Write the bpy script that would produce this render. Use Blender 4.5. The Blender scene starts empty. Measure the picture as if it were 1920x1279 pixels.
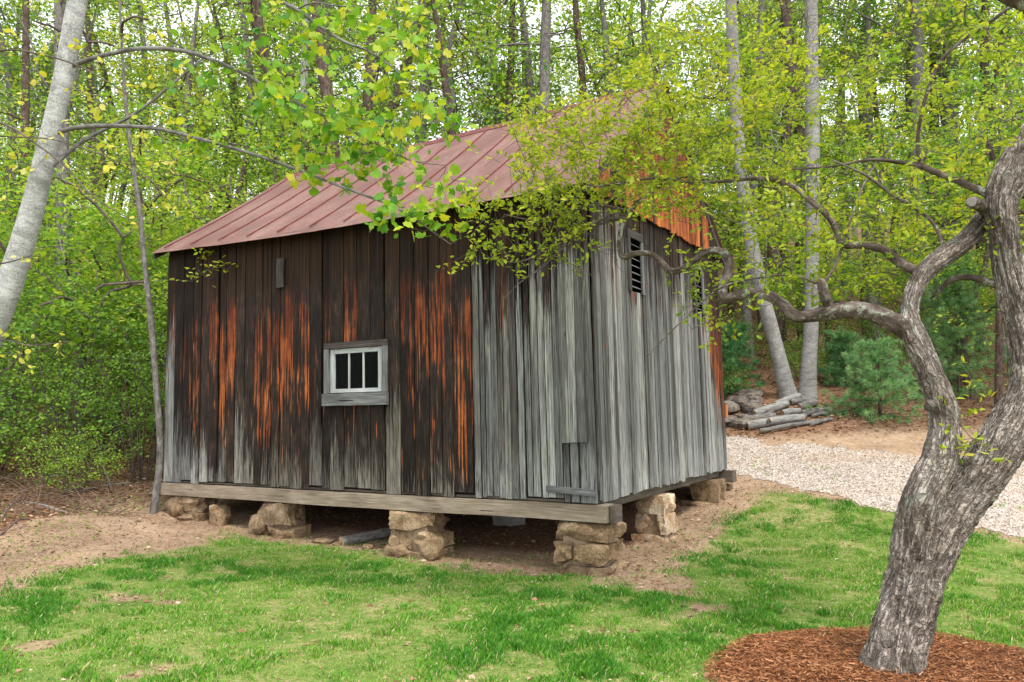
import bpy, math, random
import numpy as np
from mathutils import Vector, Matrix, noise as mnoise

# ------------------------------------------------------------------ camera, sky, sun, exposure
scene = bpy.context.scene
COL = scene.collection
F_PX, PITCH, ROLL, AZ, CAM_Z = 1469.35, 0.0881, -0.0157, 0.5311, 1.75
cam_data = bpy.data.cameras.new('camera')
cam = bpy.data.objects.new('camera', cam_data)
COL.objects.link(cam)
scene.camera = cam
cam_data.sensor_width = 36.0
cam_data.sensor_fit = 'HORIZONTAL'
cam_data.lens = 36.0 * F_PX / 1920.0
cam_data.clip_start = 0.05
cam_data.clip_end = 2000.0
cam.matrix_world = (Matrix.Translation((0, 0, CAM_Z)) @ Matrix.Rotation(math.pi / 2 + PITCH, 4, 'X')
                    @ Matrix.Rotation(ROLL, 4, 'Z'))

SUN_EL, SUN_AZ = math.radians(58), math.radians(152)     # azimuth clockwise from +Y (north): behind the camera, to the right
world = bpy.data.worlds.new('World')
scene.world = world
world.use_nodes = True
wn = world.node_tree
wn.nodes.clear()
w_out = wn.nodes.new('ShaderNodeOutputWorld')
w_bg = wn.nodes.new('ShaderNodeBackground')
w_sky = wn.nodes.new('ShaderNodeTexSky')
w_sky.sky_type = 'NISHITA'
w_sky.sun_disc = False
w_sky.sun_elevation = SUN_EL
w_sky.sun_rotation = SUN_AZ
w_hsv = wn.nodes.new('ShaderNodeHueSaturation')
w_hsv.inputs['Saturation'].default_value = 0.12           # thin bright overcast: nearly white
w_mix = wn.nodes.new('ShaderNodeMixRGB')
w_mix.inputs[0].default_value = 0.65
w_mix.inputs[2].default_value = (9.0, 9.3, 9.8, 1)
wn.links.new(w_sky.outputs[0], w_hsv.inputs['Color'])
wn.links.new(w_hsv.outputs[0], w_mix.inputs[1])
wn.links.new(w_mix.outputs[0], w_bg.inputs[0])
w_bg.inputs[1].default_value = 0.12
wn.links.new(w_bg.outputs[0], w_out.inputs[0])

sun_data = bpy.data.lights.new('sun', 'SUN')
sun_data.energy = 1.5
sun_data.angle = math.radians(10)
sun_data.color = (1.0, 0.95, 0.87)
sun = bpy.data.objects.new('sun', sun_data)
COL.objects.link(sun)
sd = Vector((math.sin(SUN_AZ) * math.cos(SUN_EL), math.cos(SUN_AZ) * math.cos(SUN_EL), math.sin(SUN_EL)))
sun.rotation_euler = sd.to_track_quat('Z', 'Y').to_euler()

scene.view_settings.view_transform = 'Standard'
scene.view_settings.look = 'None'
scene.view_settings.exposure = 1.38
scene.view_settings.gamma = 1.0
scene.view_settings.use_curve_mapping = False

# ------------------------------------------------------------------ helpers: names, objects
ORIGIN = {}

def thing(name, label, cat, loc, group=None):
    o = bpy.data.objects.new(name, None)
    o.empty_display_size = 0.2
    o.location = loc
    COL.objects.link(o)
    o['label'] = label
    o['category'] = cat
    if group:
        o['group'] = group
    ORIGIN[o.name] = np.array(loc, float)
    return o

def tag(o, label, cat, group=None):
    o['label'] = label
    o['category'] = cat
    if group:
        o['group'] = group
    return o

def make_mesh(name, V, faces, mat=None, smooth=False, uv=None, colors=None):
    """faces: list of integer arrays (m,k).  uv: per-vertex (n,2).  colors: dict name -> per-vertex (n,4)"""
    me = bpy.data.meshes.new(name)
    V = np.asarray(V, np.float32)
    if not isinstance(faces, list):
        faces = [faces]
    faces = [np.asarray(f, np.int32) for f in faces if len(f)]
    idx = np.concatenate([f.ravel() for f in faces])
    tot = np.concatenate([np.full(len(f), f.shape[1], np.int32) for f in faces])
    st = np.concatenate([[0], np.cumsum(tot)[:-1]]).astype(np.int32)
    me.vertices.add(len(V))
    me.vertices.foreach_set('co', V.ravel())
    me.loops.add(len(idx))
    me.loops.foreach_set('vertex_index', idx)
    me.polygons.add(len(tot))
    me.polygons.foreach_set('loop_start', st)
    me.polygons.foreach_set('loop_total', tot)
    me.polygons.foreach_set('use_smooth', np.full(len(tot), bool(smooth)))
    if uv is not None:
        l = me.uv_layers.new(name='UVMap')
        l.data.foreach_set('uv', np.asarray(uv, np.float32)[idx].ravel())
    if colors:
        for k, c in colors.items():
            a = me.color_attributes.new(k, 'FLOAT_COLOR', 'POINT')
            a.data.foreach_set('color', np.asarray(c, np.float32).ravel())
    me.update(calc_edges=True)
    if smooth and name in ('stone', 'fieldstone', 'pile_stone', 'stacked_stone', 'flat_slab', 'red_stone', 'mortar'):
        me.set_sharp_from_angle(angle=math.radians(24))
    if mat:
        me.materials.append(mat)
    return me

def obj(name, V, faces, mat, parent=None, **kw):
    V = np.asarray(V, float)
    if parent is not None:
        org = ORIGIN[parent.name]
    elif kw.get('base') is not None:
        org = np.asarray(kw['base'], float)
    else:
        org = np.zeros(3)
    kw.pop('base', None)
    me = make_mesh(name, V - org, faces, mat, **kw)
    o = bpy.data.objects.new(name, me)
    COL.objects.link(o)
    if parent is not None:
        o.parent = parent
    else:
        o.location = org
    ORIGIN[o.name] = org
    return o

def structure(o):
    o['kind'] = 'structure'
    return o

def stuff(o, label=None, cat=None):
    o['kind'] = 'stuff'
    if label:
        o['label'] = label
        o['category'] = cat
    return o

def copy_thing(root, loc, rotz=0.0, scale=1.0, tilt=(0, 0), label=None):
    r = root.copy()
    COL.objects.link(r)
    r.location = loc
    r.rotation_euler = (tilt[0], tilt[1], rotz)
    r.scale = (scale, scale, scale) if not isinstance(scale, tuple) else scale
    if label:
        r['label'] = label
    for ch in list(root.children):
        c = ch.copy()
        COL.objects.link(c)
        c.parent = r
        for g in list(ch.children):
            d = g.copy()
            COL.objects.link(d)
            d.parent = c
    return r

# ------------------------------------------------------------------ helpers: picture point -> place
def ray(px, py):
    X, Y = px - 960.0, py - 639.5
    cr, sr = math.cos(ROLL), math.sin(ROLL)
    u, v = X * cr + Y * sr, -X * sr + Y * cr
    c, s = math.cos(PITCH), math.sin(PITCH)
    d = np.array([u / F_PX, 1.0, -v / F_PX])
    return np.array([d[0], d[1] * c - d[2] * s, d[1] * s + d[2] * c])

def at(px, py, Y):
    r = ray(px, py)
    return r * (Y / r[1]) + np.array([0, 0, CAM_Z])

# ------------------------------------------------------------------ helpers: noise
def vnoise(x, y, seed=0):
    x = np.asarray(x, float); y = np.asarray(y, float)
    rg = np.random.RandomState(seed)
    T = rg.rand(64, 64)
    xi, yi = np.floor(x).astype(int), np.floor(y).astype(int)
    fx, fy = x - xi, y - yi
    fx = fx * fx * (3 - 2 * fx); fy = fy * fy * (3 - 2 * fy)
    a = T[xi % 64, yi % 64]; b = T[(xi + 1) % 64, yi % 64]
    c = T[xi % 64, (yi + 1) % 64]; d = T[(xi + 1) % 64, (yi + 1) % 64]
    return (a * (1 - fx) + b * fx) * (1 - fy) + (c * (1 - fx) + d * fx) * fy

def fbm(x, y, seed=0, oct=4):
    s, a, t = 0, 0.5, 0
    for k in range(oct):
        s = s + a * vnoise(np.asarray(x) * 2 ** k + 13.7 * k, np.asarray(y) * 2 ** k + 5.1 * k, seed + k)
        t += a
        a *= 0.5
    return s / t

def sstep(a, b, x):
    t = np.clip((np.asarray(x, float) - a) / (b - a), 0, 1)
    return t * t * (3 - 2 * t)

# ------------------------------------------------------------------ helpers: materials
class NT:
    def __init__(self, name):
        self.m = bpy.data.materials.new(name)
        self.m.use_nodes = True
        self.t = self.m.node_tree
        self.t.nodes.clear()
    def n(self, ty, ins=None, **props):
        nd = self.t.nodes.new(ty)
        for k, v in props.items():
            setattr(nd, k, v)
        for k, v in (ins or {}).items():
            s = nd.inputs[k]
            if isinstance(v, bpy.types.NodeSocket):
                self.t.links.new(v, s)
            else:
                s.default_value = v
        return nd
    def math(self, op, a, b=0.0, c=0.0, clamp=False):
        return self.n('ShaderNodeMath', {0: a, 1: b, 2: c}, operation=op, use_clamp=clamp).outputs[0]
    def mix(self, f, a, b, blend='MIX'):
        col = lambda q: q if isinstance(q, bpy.types.NodeSocket) else (q[0], q[1], q[2], 1)
        return self.n('ShaderNodeMixRGB', {0: f, 1: col(a), 2: col(b)}, blend_type=blend).outputs[0]
    def ramp(self, f, stops, interp='LINEAR'):
        nd = self.n('ShaderNodeValToRGB', {0: f})
        cr = nd.color_ramp
        cr.interpolation = interp
        while len(cr.elements) > 1:
            cr.elements.remove(cr.elements[-1])
        cr.elements[0].position = stops[0][0]
        c = stops[0][1]
        cr.elements[0].color = (c[0], c[1], c[2], 1)
        for p, c in stops[1:]:
            e = cr.elements.new(p)
            e.color = (c[0], c[1], c[2], 1)
        return nd.outputs[0]
    def sm(self, a, b, x):
        nd = self.n('ShaderNodeMapRange', {0: x, 1: a, 2: b, 3: 0.0, 4: 1.0}, interpolation_type='SMOOTHSTEP')
        return nd.outputs[0]
    def noise(self, vec, scale, detail=3.0, rough=0.55, dist=0.0):
        ins = {'Scale': scale, 'Detail': detail, 'Roughness': rough, 'Distortion': dist}
        if vec is not None:
            ins['Vector'] = vec
        return self.n('ShaderNodeTexNoise', ins).outputs[0]
    def xyz(self, x, y, z):
        return self.n('ShaderNodeCombineXYZ', {0: x, 1: y, 2: z}).outputs[0]
    def sep(self, v):
        return self.n('ShaderNodeSeparateXYZ', {0: v}).outputs
    def attr(self, name):
        return self.n('ShaderNodeAttribute', attribute_name=name)
    def coord(self, k='Object'):
        return self.n('ShaderNodeTexCoord').outputs[k]
    def uv(self):
        return self.n('ShaderNodeUVMap').outputs[0]
    def bump(self, h, strength=0.5, dist=0.01):
        return self.n('ShaderNodeBump', {'Height': h, 'Strength': strength, 'Distance': dist}).outputs[0]
    def out(self, color, rough=0.8, normal=None, spec=0.25, metal=0.0):
        ins = {'Base Color': color if isinstance(color, bpy.types.NodeSocket) else (*color, 1),
               'Roughness': rough, 'Specular IOR Level': spec, 'Metallic': metal}
        if normal is not None:
            ins['Normal'] = normal
        p = self.n('ShaderNodeBsdfPrincipled', ins)
        o = self.n('ShaderNodeOutputMaterial', {0: p.outputs[0]})
        return self.m

def leaf_material(name, stops, trans=0.45, gloss=0.35, vary=0.0):
    t = NT(name)
    r = t.math('ADD', t.attr('tint').outputs['Fac'], t.math('MULTIPLY', t.math('SUBTRACT', t.n('ShaderNodeObjectInfo').outputs['Random'], 0.5), vary), clamp=True)
    c = t.ramp(r, stops)
    d = t.n('ShaderNodeBsdfPrincipled', {'Base Color': c, 'Roughness': 0.55, 'Specular IOR Level': gloss})
    tc = t.mix(1.0, c, (1.15, 1.05, 0.55), 'MULTIPLY')
    tr = t.n('ShaderNodeBsdfTranslucent', {'Color': tc})
    mx = t.n('ShaderNodeMixShader', {0: trans, 1: d.outputs[0], 2: tr.outputs[0]})
    t.n('ShaderNodeOutputMaterial', {0: mx.outputs[0]})
    return t.m

def wood_siding():
    t = NT('weathered_siding')
    uv = t.sep(t.uv())
    u, v = uv[0], uv[1]
    w = t.attr('wear')
    ws = t.n('ShaderNodeSeparateColor', {0: w.outputs['Color']})
    org, grh, allg, rnd = ws.outputs[0], ws.outputs[1], ws.outputs[2], w.outputs['Alpha']
    seed = t.math('MULTIPLY', rnd, 37.0)
    grain = t.noise(t.xyz(u, t.math('MULTIPLY', v, 0.03), seed), 120.0, 3.0, 0.65)
    fib = t.noise(t.xyz(u, t.math('MULTIPLY', v, 0.012), seed), 42.0, 3.0, 0.6, 0.4)
    streak = t.noise(t.xyz(u, t.math('MULTIPLY', v, 0.10), seed), 8.0, 3.0, 0.6, 0.6)
    tong = t.noise(t.xyz(u, t.math('MULTIPLY', v, 0.035), t.math('ADD', seed, 9.0)), 30.0, 3.0, 0.55)
    blot = t.noise(t.xyz(u, t.math('MULTIPLY', v, 0.45), t.math('ADD', seed, 4.0)), 5.0, 4.0, 0.65)
    # bare (never bleached) wood: black tar-brown to red-brown to orange
    vs = t.math('ADD', v, t.math('MULTIPLY', t.math('SUBTRACT', t.math('FRACT', t.math('MULTIPLY', rnd, 23.1)), 0.5), 1.3))
    up = t.sm(0.75, 1.75, vs)
    dn = t.math('SUBTRACT', 1.0, t.sm(2.25, 2.95, t.math('ADD', t.math('MULTIPLY', vs, 0.4), t.math('MULTIPLY', v, 0.6))))
    band = t.math('MULTIPLY', up, dn)
    o1 = t.math('ADD', t.math('MULTIPLY', tong, 1.15), t.math('MULTIPLY', streak, 0.55))
    o2 = t.math('ADD', o1, t.math('ADD', t.math('MULTIPLY', org, t.math('ADD', t.math('MULTIPLY', band, 0.36), 0.10)), t.math('MULTIPLY', t.sm(0.86, 0.98, org), 0.34)))
    mo = t.sm(1.06, 1.15, t.math('ADD', o2, t.math('MULTIPLY', t.math('SUBTRACT', grain, 0.5), 0.40)))
    hue = t.math('ADD', t.math('ADD', t.math('MULTIPLY', fib, 0.45), t.math('MULTIPLY', t.math('SUBTRACT', grain, 0.2), 0.40)), t.math('MULTIPLY', t.math('SUBTRACT', blot, 0.3), 0.6))
    lift = t.math('ADD', t.math('MULTIPLY', t.math('SUBTRACT', 2.3, v), 0.10), t.math('MULTIPLY', t.sm(0.86, 0.98, org), 0.28))
    orange = t.ramp(t.math('ADD', hue, lift), [(0.28, (0.035, 0.010, 0.005)), (0.45, (0.085, 0.022, 0.010)),
                                 (0.58, (0.21, 0.055, 0.016)), (0.70, (0.40, 0.125, 0.032)), (0.80, (0.50, 0.20, 0.06)), (0.95, (0.50, 0.32, 0.17))])
    dark = t.ramp(t.math('ADD', t.math('MULTIPLY', grain, 0.6), t.math('MULTIPLY', blot, 0.4)),
                  [(0.36, (0.006, 0.005, 0.0045)), (0.50, (0.015, 0.0105, 0.008)), (0.60, (0.040, 0.027, 0.020)), (0.72, (0.095, 0.066, 0.050))])
    bare = t.mix(mo, dark, orange)
    topd = t.math('MULTIPLY', t.sm(2.45, 3.15, v), t.math('SUBTRACT', 1.0, t.math('MULTIPLY', allg, 0.25)))
    bare = t.mix(t.math('MULTIPLY', topd, t.math('SUBTRACT', 1.0, t.sm(0.86, 0.98, org))), bare,
                 t.ramp(fib, [(0.3, (0.008, 0.005, 0.004)), (0.55, (0.026, 0.015, 0.008)), (0.8, (0.075, 0.038, 0.014))]))
    # silvered wood
    gr = t.ramp(t.math('ADD', t.math('MULTIPLY', grain, 0.5), t.math('MULTIPLY', fib, 0.5)),
                [(0.32, (0.018, 0.016, 0.014)), (0.43, (0.082, 0.081, 0.076)), (0.54, (0.185, 0.19, 0.183)), (0.70, (0.36, 0.37, 0.358))])
    tone = t.ramp(t.math('FRACT', t.math('MULTIPLY', rnd, 7.3)),
                  [(0.0, (0.34, 0.30, 0.26)), (0.3, (0.70, 0.70, 0.68)), (0.7, (0.98, 1.0, 0.99)), (1.0, (1.2, 1.2, 1.18))])
    gr = t.mix(1.0, gr, tone, 'MULTIPLY')
    gr = t.mix(t.math('MULTIPLY', t.sm(0.52, 0.66, blot), 0.7), gr, t.mix(0.5, gr, (0.07, 0.055, 0.045)))
    gr = t.mix(t.math('MULTIPLY', t.sm(0.60, 0.72, streak), 0.35), gr, (0.36, 0.40, 0.30))
    gr = t.mix(t.math('MULTIPLY', t.math('SUBTRACT', 1.0, t.sm(0.05, 0.75, v)), t.math('MULTIPLY', t.sm(0.40, 0.60, grain), 0.5)), gr, (0.42, 0.42, 0.40))
    gr = t.mix(allg, t.mix(1.0, gr, (0.60, 0.54, 0.48), 'MULTIPLY'), gr)
    hh = t.math('MULTIPLY', grh, 4.0)
    gm = t.math('ADD', t.math('SUBTRACT', hh, v), t.math('ADD', t.math('MULTIPLY', t.math('SUBTRACT', streak, 0.5), 1.5),
                                                        t.math('ADD', t.math('MULTIPLY', t.math('SUBTRACT', fib, 0.5), 1.5), t.math('MULTIPLY', t.math('SUBTRACT', grain, 0.5), 1.8))))
    mg = t.sm(-0.30, 0.42, gm)
    col = t.mix(mg, bare, gr)
    pt = t.ramp(t.math('FRACT', t.math('MULTIPLY', rnd, 13.7)), [(0.0, (0.55, 0.55, 0.55)), (0.5, (0.95, 0.95, 0.95)), (1.0, (1.3, 1.28, 1.25))])
    col = t.mix(1.0, col, pt, 'MULTIPLY')
    # knots
    vo = t.n('ShaderNodeTexVoronoi', {'Vector': t.xyz(t.math('ADD', u, t.math('MULTIPLY', seed, 3.1)), t.math('MULTIPLY', v, 0.38), 0.0),
                                      'Scale': 4.2, 'Randomness': 1.0})
    kd = vo.outputs['Distance']
    kn = t.math('SUBTRACT', 1.0, t.sm(0.035, 0.085, kd))
    col = t.mix(t.math('MULTIPLY', kn, 0.8), col, t.mix(mo, (0.03, 0.02, 0.015), (0.25, 0.06, 0.015)))
    h = t.math('ADD', t.math('MULTIPLY', grain, 0.6), t.math('ADD', t.math('MULTIPLY', fib, 0.6), t.math('MULTIPLY', kn, 0.3)))
    return t.out(col, 0.85, t.bump(h, 0.7, 0.006), 0.15)

def beam_wood(name, c0, c1, c2):
    t = NT(name)
    uv = t.sep(t.uv())
    g = t.noise(t.xyz(t.math('MULTIPLY', uv[0], 0.04), uv[1], 0.0), 60.0, 4.0, 0.65)
    b = t.noise(t.xyz(t.math('MULTIPLY', uv[0], 0.3), uv[1], 3.0), 6.0, 4.0, 0.6, 0.5)
    f = t.math('ADD', t.math('MULTIPLY', g, 0.55), t.math('MULTIPLY', b, 0.45))
    col = t.ramp(f, [(0.33, c0), (0.5, c1), (0.68, c2)])
    crack = t.sm(0.24, 0.29, t.noise(t.xyz(t.math('MULTIPLY', uv[0], 0.10), uv[1], 8.0), 22.0, 2.0, 0.5, 0.3))
    col = t.mix(crack, (c0[0] * 0.3, c0[1] * 0.3, c0[2] * 0.3), col)
    return t.out(col, 0.85, t.bump(t.math('ADD', g, crack), 0.6, 0.006), 0.15)

def roof_paint():
    t = NT('faded_red_roof_paint')
    uv = t.sep(t.uv())
    o = t.coord('Object')
    big = t.noise(t.xyz(uv[0], t.math('MULTIPLY', uv[1], 0.55), 0.0), 1.6, 5.0, 0.62, 0.4)
    fine = t.noise(t.xyz(uv[0], uv[1], 2.0), 30.0, 4.0, 0.7)
    cross = t.noise(t.xyz(t.math('MULTIPLY', uv[0], 0.35), uv[1], 5.0), 5.0, 4.0, 0.65, 0.3)
    col = t.ramp(t.math('ADD', t.math('MULTIPLY', big, 0.55), t.math('MULTIPLY', fine, 0.45)),
                 [(0.34, (0.085, 0.036, 0.028)), (0.47, (0.135, 0.058, 0.046)), (0.57, (0.18, 0.092, 0.075)), (0.68, (0.25, 0.16, 0.135))])
    lich = t.sm(0.50, 0.66, t.math('ADD', t.math('MULTIPLY', cross, 0.75), t.math('MULTIPLY', fine, 0.25)))
    low = t.math('SUBTRACT', 1.0, t.sm(0.4, 2.6, uv[1]))
    col = t.mix(t.math('MULTIPLY', lich, t.math('ADD', 0.38, t.math('MULTIPLY', low, 0.6))), col, (0.09, 0.068, 0.050))
    rust = t.sm(0.60, 0.72, t.noise(t.xyz(t.math('MULTIPLY', uv[0], 1.3), t.math('MULTIPLY', uv[1], 0.6), 9.0), 3.0, 5.0, 0.7))
    col = t.mix(t.math('MULTIPLY', rust, 0.6), col, (0.17, 0.135, 0.115))
    run = t.sm(0.57, 0.66, t.noise(t.xyz(uv[0], t.math('MULTIPLY', uv[1], 0.10), 3.0), 16.0, 4.0, 0.7))
    col = t.mix(t.math('MULTIPLY', run, 0.45), col, (0.10, 0.055, 0.042))
    return t.out(col, 0.62, t.bump(t.math('ADD', fine, cross), 0.15, 0.01), 0.3)

def plain(name, c0, c1, scale=8.0, rough=0.85, bump=0.4, stretch=(1, 1, 1)):
    t = NT(name)
    o = t.n('ShaderNodeMapping', {0: t.coord('Object'), 'Scale': stretch}).outputs[0]
    a = t.noise(o, scale, 5.0, 0.65, 0.3)
    b = t.noise(o, scale * 5, 3.0, 0.6)
    f = t.math('ADD', t.math('MULTIPLY', a, 0.65), t.math('MULTIPLY', b, 0.35))
    return t.out(t.ramp(f, [(0.35, c0), (0.65, c1)]), rough, t.bump(f, bump, 0.02), 0.2)

def bark(name, kind):
    t = NT(name)
    uv = t.sep(t.uv())           # u: metres around, v: metres along
    P = t.coord('Object')
    if kind in ('pale', 'ash'):
        band = t.noise(t.xyz(t.math('MULTIPLY', uv[0], 0.8), t.math('MULTIPLY', uv[1], 2.0), 0.0), 8.0, 6.0, 0.75, 0.9)
        fine = t.noise(P, 70.0, 4.0, 0.75)
        bl = t.noise(P, 3.0, 4.0, 0.6)
        f = t.math('ADD', t.math('MULTIPLY', band, 0.40), t.math('ADD', t.math('MULTIPLY', fine, 0.42), t.math('MULTIPLY', bl, 0.18)))
        col = t.ramp(f, [(0.39, (0.10, 0.10, 0.09)), (0.455, (0.23, 0.23, 0.22)), (0.52, (0.34, 0.34, 0.33)), (0.60, (0.50, 0.50, 0.49))])
        col = t.mix(t.math('MULTIPLY', t.sm(0.56, 0.66, t.noise(P, 1.7, 5.0, 0.7, 0.5)), 0.5), col, (0.15, 0.155, 0.13))
        if kind == 'ash':
            col = t.mix(1.0, col, (0.66, 0.64, 0.62), 'MULTIPLY')
        nrm = t.bump(f, 0.5, 0.012)
    elif kind == 'crooked':
        wu = t.math('ADD', uv[0], t.math('MULTIPLY', t.math('SUBTRACT', t.noise(P, 14.0, 3.0, 0.6), 0.5), 0.11))
        vo = t.n('ShaderNodeTexVoronoi', {'Vector': t.xyz(wu, t.math('MULTIPLY', uv[1], 0.15), 0.0), 'Scale': 44.0}, feature='DISTANCE_TO_EDGE')
        a = t.noise(t.xyz(uv[0], t.math('MULTIPLY', uv[1], 0.09), 0.0), 22.0, 4.0, 0.65, 0.35)
        b = t.noise(P, 11.0, 5.0, 0.7)
        c = t.noise(t.xyz(uv[0], t.math('MULTIPLY', uv[1], 0.4), 4.0), 90.0, 4.0, 0.75)
        fis = t.sm(0.0, 0.05, t.math('ABSOLUTE', t.math('SUBTRACT', a, 0.5)))
        pl = t.sm(0.0, 0.16, vo.outputs['Distance'])
        f = t.math('ADD', t.math('MULTIPLY', c, 0.55), t.math('MULTIPLY', b, 0.45))
        col = t.ramp(f, [(0.34, (0.09, 0.066, 0.050)), (0.46, (0.26, 0.215, 0.18)), (0.57, (0.44, 0.39, 0.345)), (0.70, (0.60, 0.55, 0.50))])
        li = t.sm(0.57, 0.62, t.noise(P, 5.5, 6.0, 0.75))
        col = t.mix(t.math('MULTIPLY', li, 0.45), col, (0.31, 0.35, 0.29))
        brn = t.sm(0.47, 0.60, t.noise(P, 3.1, 5.0, 0.7))
        col = t.mix(t.math('MULTIPLY', brn, 0.65), col, t.mix(0.72, col, (0.070, 0.044, 0.027)))
        moss = t.sm(0.62, 0.70, t.noise(P, 4.3, 4.0, 0.65))
        col = t.mix(t.math('MULTIPLY', moss, 0.5), col, (0.10, 0.09, 0.02))
        fm = t.math('MULTIPLY', t.math('ADD', 0.42, t.math('MULTIPLY', fis, 0.58)), t.math('ADD', 0.5, t.math('MULTIPLY', pl, 0.5)))
        col = t.mix(fm, (0.030, 0.022, 0.017), col)
        nrm = t.bump(t.math('ADD', fm, t.math('MULTIPLY', f, 0.8)), 1.0, 0.022)
    else:
        lo, mi, hi = {'grey': ((0.05, 0.046, 0.042), (0.135, 0.125, 0.115), (0.26, 0.245, 0.23)),
                      'brown': ((0.028, 0.019, 0.014), (0.085, 0.060, 0.047), (0.17, 0.13, 0.11)),
                      'limb': ((0.03, 0.022, 0.017), (0.085, 0.064, 0.052), (0.22, 0.19, 0.165)),
                      'twig': ((0.045, 0.033, 0.030), (0.10, 0.078, 0.070), (0.18, 0.15, 0.135)),
                      'bough': ((0.055, 0.052, 0.047), (0.13, 0.125, 0.115), (0.26, 0.25, 0.235)),
                      'brush': ((0.075, 0.05, 0.034), (0.17, 0.115, 0.08), (0.32, 0.24, 0.18)),
                      'palelimb': ((0.10, 0.098, 0.09), (0.20, 0.195, 0.18), (0.34, 0.33, 0.31))}[kind]
        a = t.noise(t.xyz(uv[0], t.math('MULTIPLY', uv[1], 0.25), 0.0), 30.0, 4.0, 0.7, 0.6)
        b = t.noise(P, 8.0, 4.0, 0.65)
        f = t.math('ADD', t.math('MULTIPLY', a, 0.6), t.math('MULTIPLY', b, 0.4))
        col = t.ramp(f, [(0.36, lo), (0.5, mi), (0.66, hi)])
        if kind == 'limb':
            li = t.sm(0.56, 0.62, t.noise(P, 9.0, 4.0, 0.7))
            col = t.mix(t.math('MULTIPLY', li, 0.6), col, (0.30, 0.34, 0.27))
        nrm = t.bump(f, 0.7, 0.015)
    return t.out(col, 0.9, nrm, 0.12)

def stone_mat(name, c0, c1, c2):
    t = NT(name)
    P = t.coord('Object')
    a = t.noise(P, 5.0, 6.0, 0.68, 0.4)
    b = t.noise(P, 40.0, 4.0, 0.7)
    f = t.math('ADD', t.math('MULTIPLY', a, 0.6), t.math('MULTIPLY', b, 0.4))
    col = t.ramp(f, [(0.38, c0), (0.5, c1), (0.62, c2)])
    col = t.mix(t.math('MULTIPLY', t.sm(0.55, 0.63, t.noise(P, 11.0, 5.0, 0.7)), 0.3), col, (0.22, 0.20, 0.17))
    r = t.n('ShaderNodeObjectInfo').outputs['Random']
    col = t.mix(1.0, col, t.ramp(r, [(0, (0.75, 0.73, 0.72)), (0.4, (1.0, 0.95, 0.88)), (0.7, (0.85, 0.80, 0.72)), (1, (1.2, 1.15, 1.06))]), 'MULTIPLY')
    return t.out(col, 0.9, t.bump(f, 1.0, 0.05), 0.15)

M = {}
M['siding'] = wood_siding()
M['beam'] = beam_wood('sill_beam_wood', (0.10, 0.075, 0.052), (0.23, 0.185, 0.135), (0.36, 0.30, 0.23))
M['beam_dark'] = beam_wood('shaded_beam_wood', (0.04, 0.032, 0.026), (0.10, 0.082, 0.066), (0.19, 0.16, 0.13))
M['frame_grey'] = beam_wood('grey_trim_wood', (0.04, 0.04, 0.038), (0.115, 0.118, 0.115), (0.22, 0.227, 0.225))
M['frame_dark'] = beam_wood('dark_trim_wood', (0.018, 0.015, 0.013), (0.050, 0.044, 0.038), (0.12, 0.108, 0.096))
M['sash'] = beam_wood('flaking_white_sash', (0.17, 0.18, 0.17), (0.34, 0.36, 0.35), (0.50, 0.52, 0.50))
M['orange_board'] = beam_wood('fresh_orange_wood', (0.30, 0.09, 0.03), (0.45, 0.15, 0.06), (0.55, 0.22, 0.10))
M['roof'] = roof_paint()
t = NT('seam_red'); M['seam'] = t.out(t.ramp(t.noise(t.coord(), 9.0, 4.0, 0.7), [(0.35, (0.085, 0.022, 0.019)), (0.65, (0.15, 0.042, 0.036))]), 0.6)
t = NT('old_glass')
g = t.n('ShaderNodeBsdfGlossy', {'Roughness': 0.08})
tr = t.n('ShaderNodeBsdfTransparent', {'Color': (0.45, 0.47, 0.45, 1)})
fr = t.n('ShaderNodeFresnel', {'IOR': 1.11})
mx = t.n('ShaderNodeMixShader', {0: fr.outputs[0], 1: tr.outputs[0], 2: g.outputs[0]})
t.n('ShaderNodeOutputMaterial', {0: mx.outputs[0]})
M['glass'] = t.m
M['iron'] = plain('rusty_iron', (0.10, 0.05, 0.03), (0.22, 0.12, 0.06), 30)
for k in ('pale', 'crooked', 'grey', 'brown', 'limb', 'twig', 'palelimb', 'brush', 'bough', 'ash'):
    M['bark_' + k] = bark('bark_' + k, k)
M['cutwood'] = plain('weathered_cut_wood', (0.13, 0.115, 0.10), (0.28, 0.26, 0.235), 25)
M['logend'] = plain('log_end_grain', (0.25, 0.16, 0.09), (0.45, 0.33, 0.21), 25)
M['stone'] = stone_mat('tan_fieldstone', (0.085, 0.058, 0.036), (0.235, 0.165, 0.10), (0.42, 0.32, 0.215))
M['stone_grey'] = stone_mat('grey_fieldstone', (0.06, 0.052, 0.045), (0.15, 0.13, 0.115), (0.28, 0.25, 0.225))
M['stone_white'] = stone_mat('quartzite', (0.24, 0.13, 0.06), (0.42, 0.31, 0.21), (0.62, 0.56, 0.47))
M['mortar'] = plain('clay_mortar', (0.14, 0.098, 0.062), (0.30, 0.215, 0.14), 22)
M['concrete'] = plain('concrete', (0.17, 0.165, 0.155), (0.30, 0.295, 0.28), 20)
M['leaf_yg'] = leaf_material('spring_leaf', [(0.0, (0.11, 0.22, 0.018)), (0.45, (0.26, 0.37, 0.024)), (0.8, (0.43, 0.50, 0.035)), (1.0, (0.52, 0.48, 0.06))], 0.5)
M['leaf_far'] = leaf_material('woodland_leaf', [(0.0, (0.075, 0.20, 0.035)), (0.45, (0.20, 0.38, 0.04)), (0.8, (0.37, 0.51, 0.055)), (1.0, (0.54, 0.55, 0.12))], 0.55, 0.35, 0.45)
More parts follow.
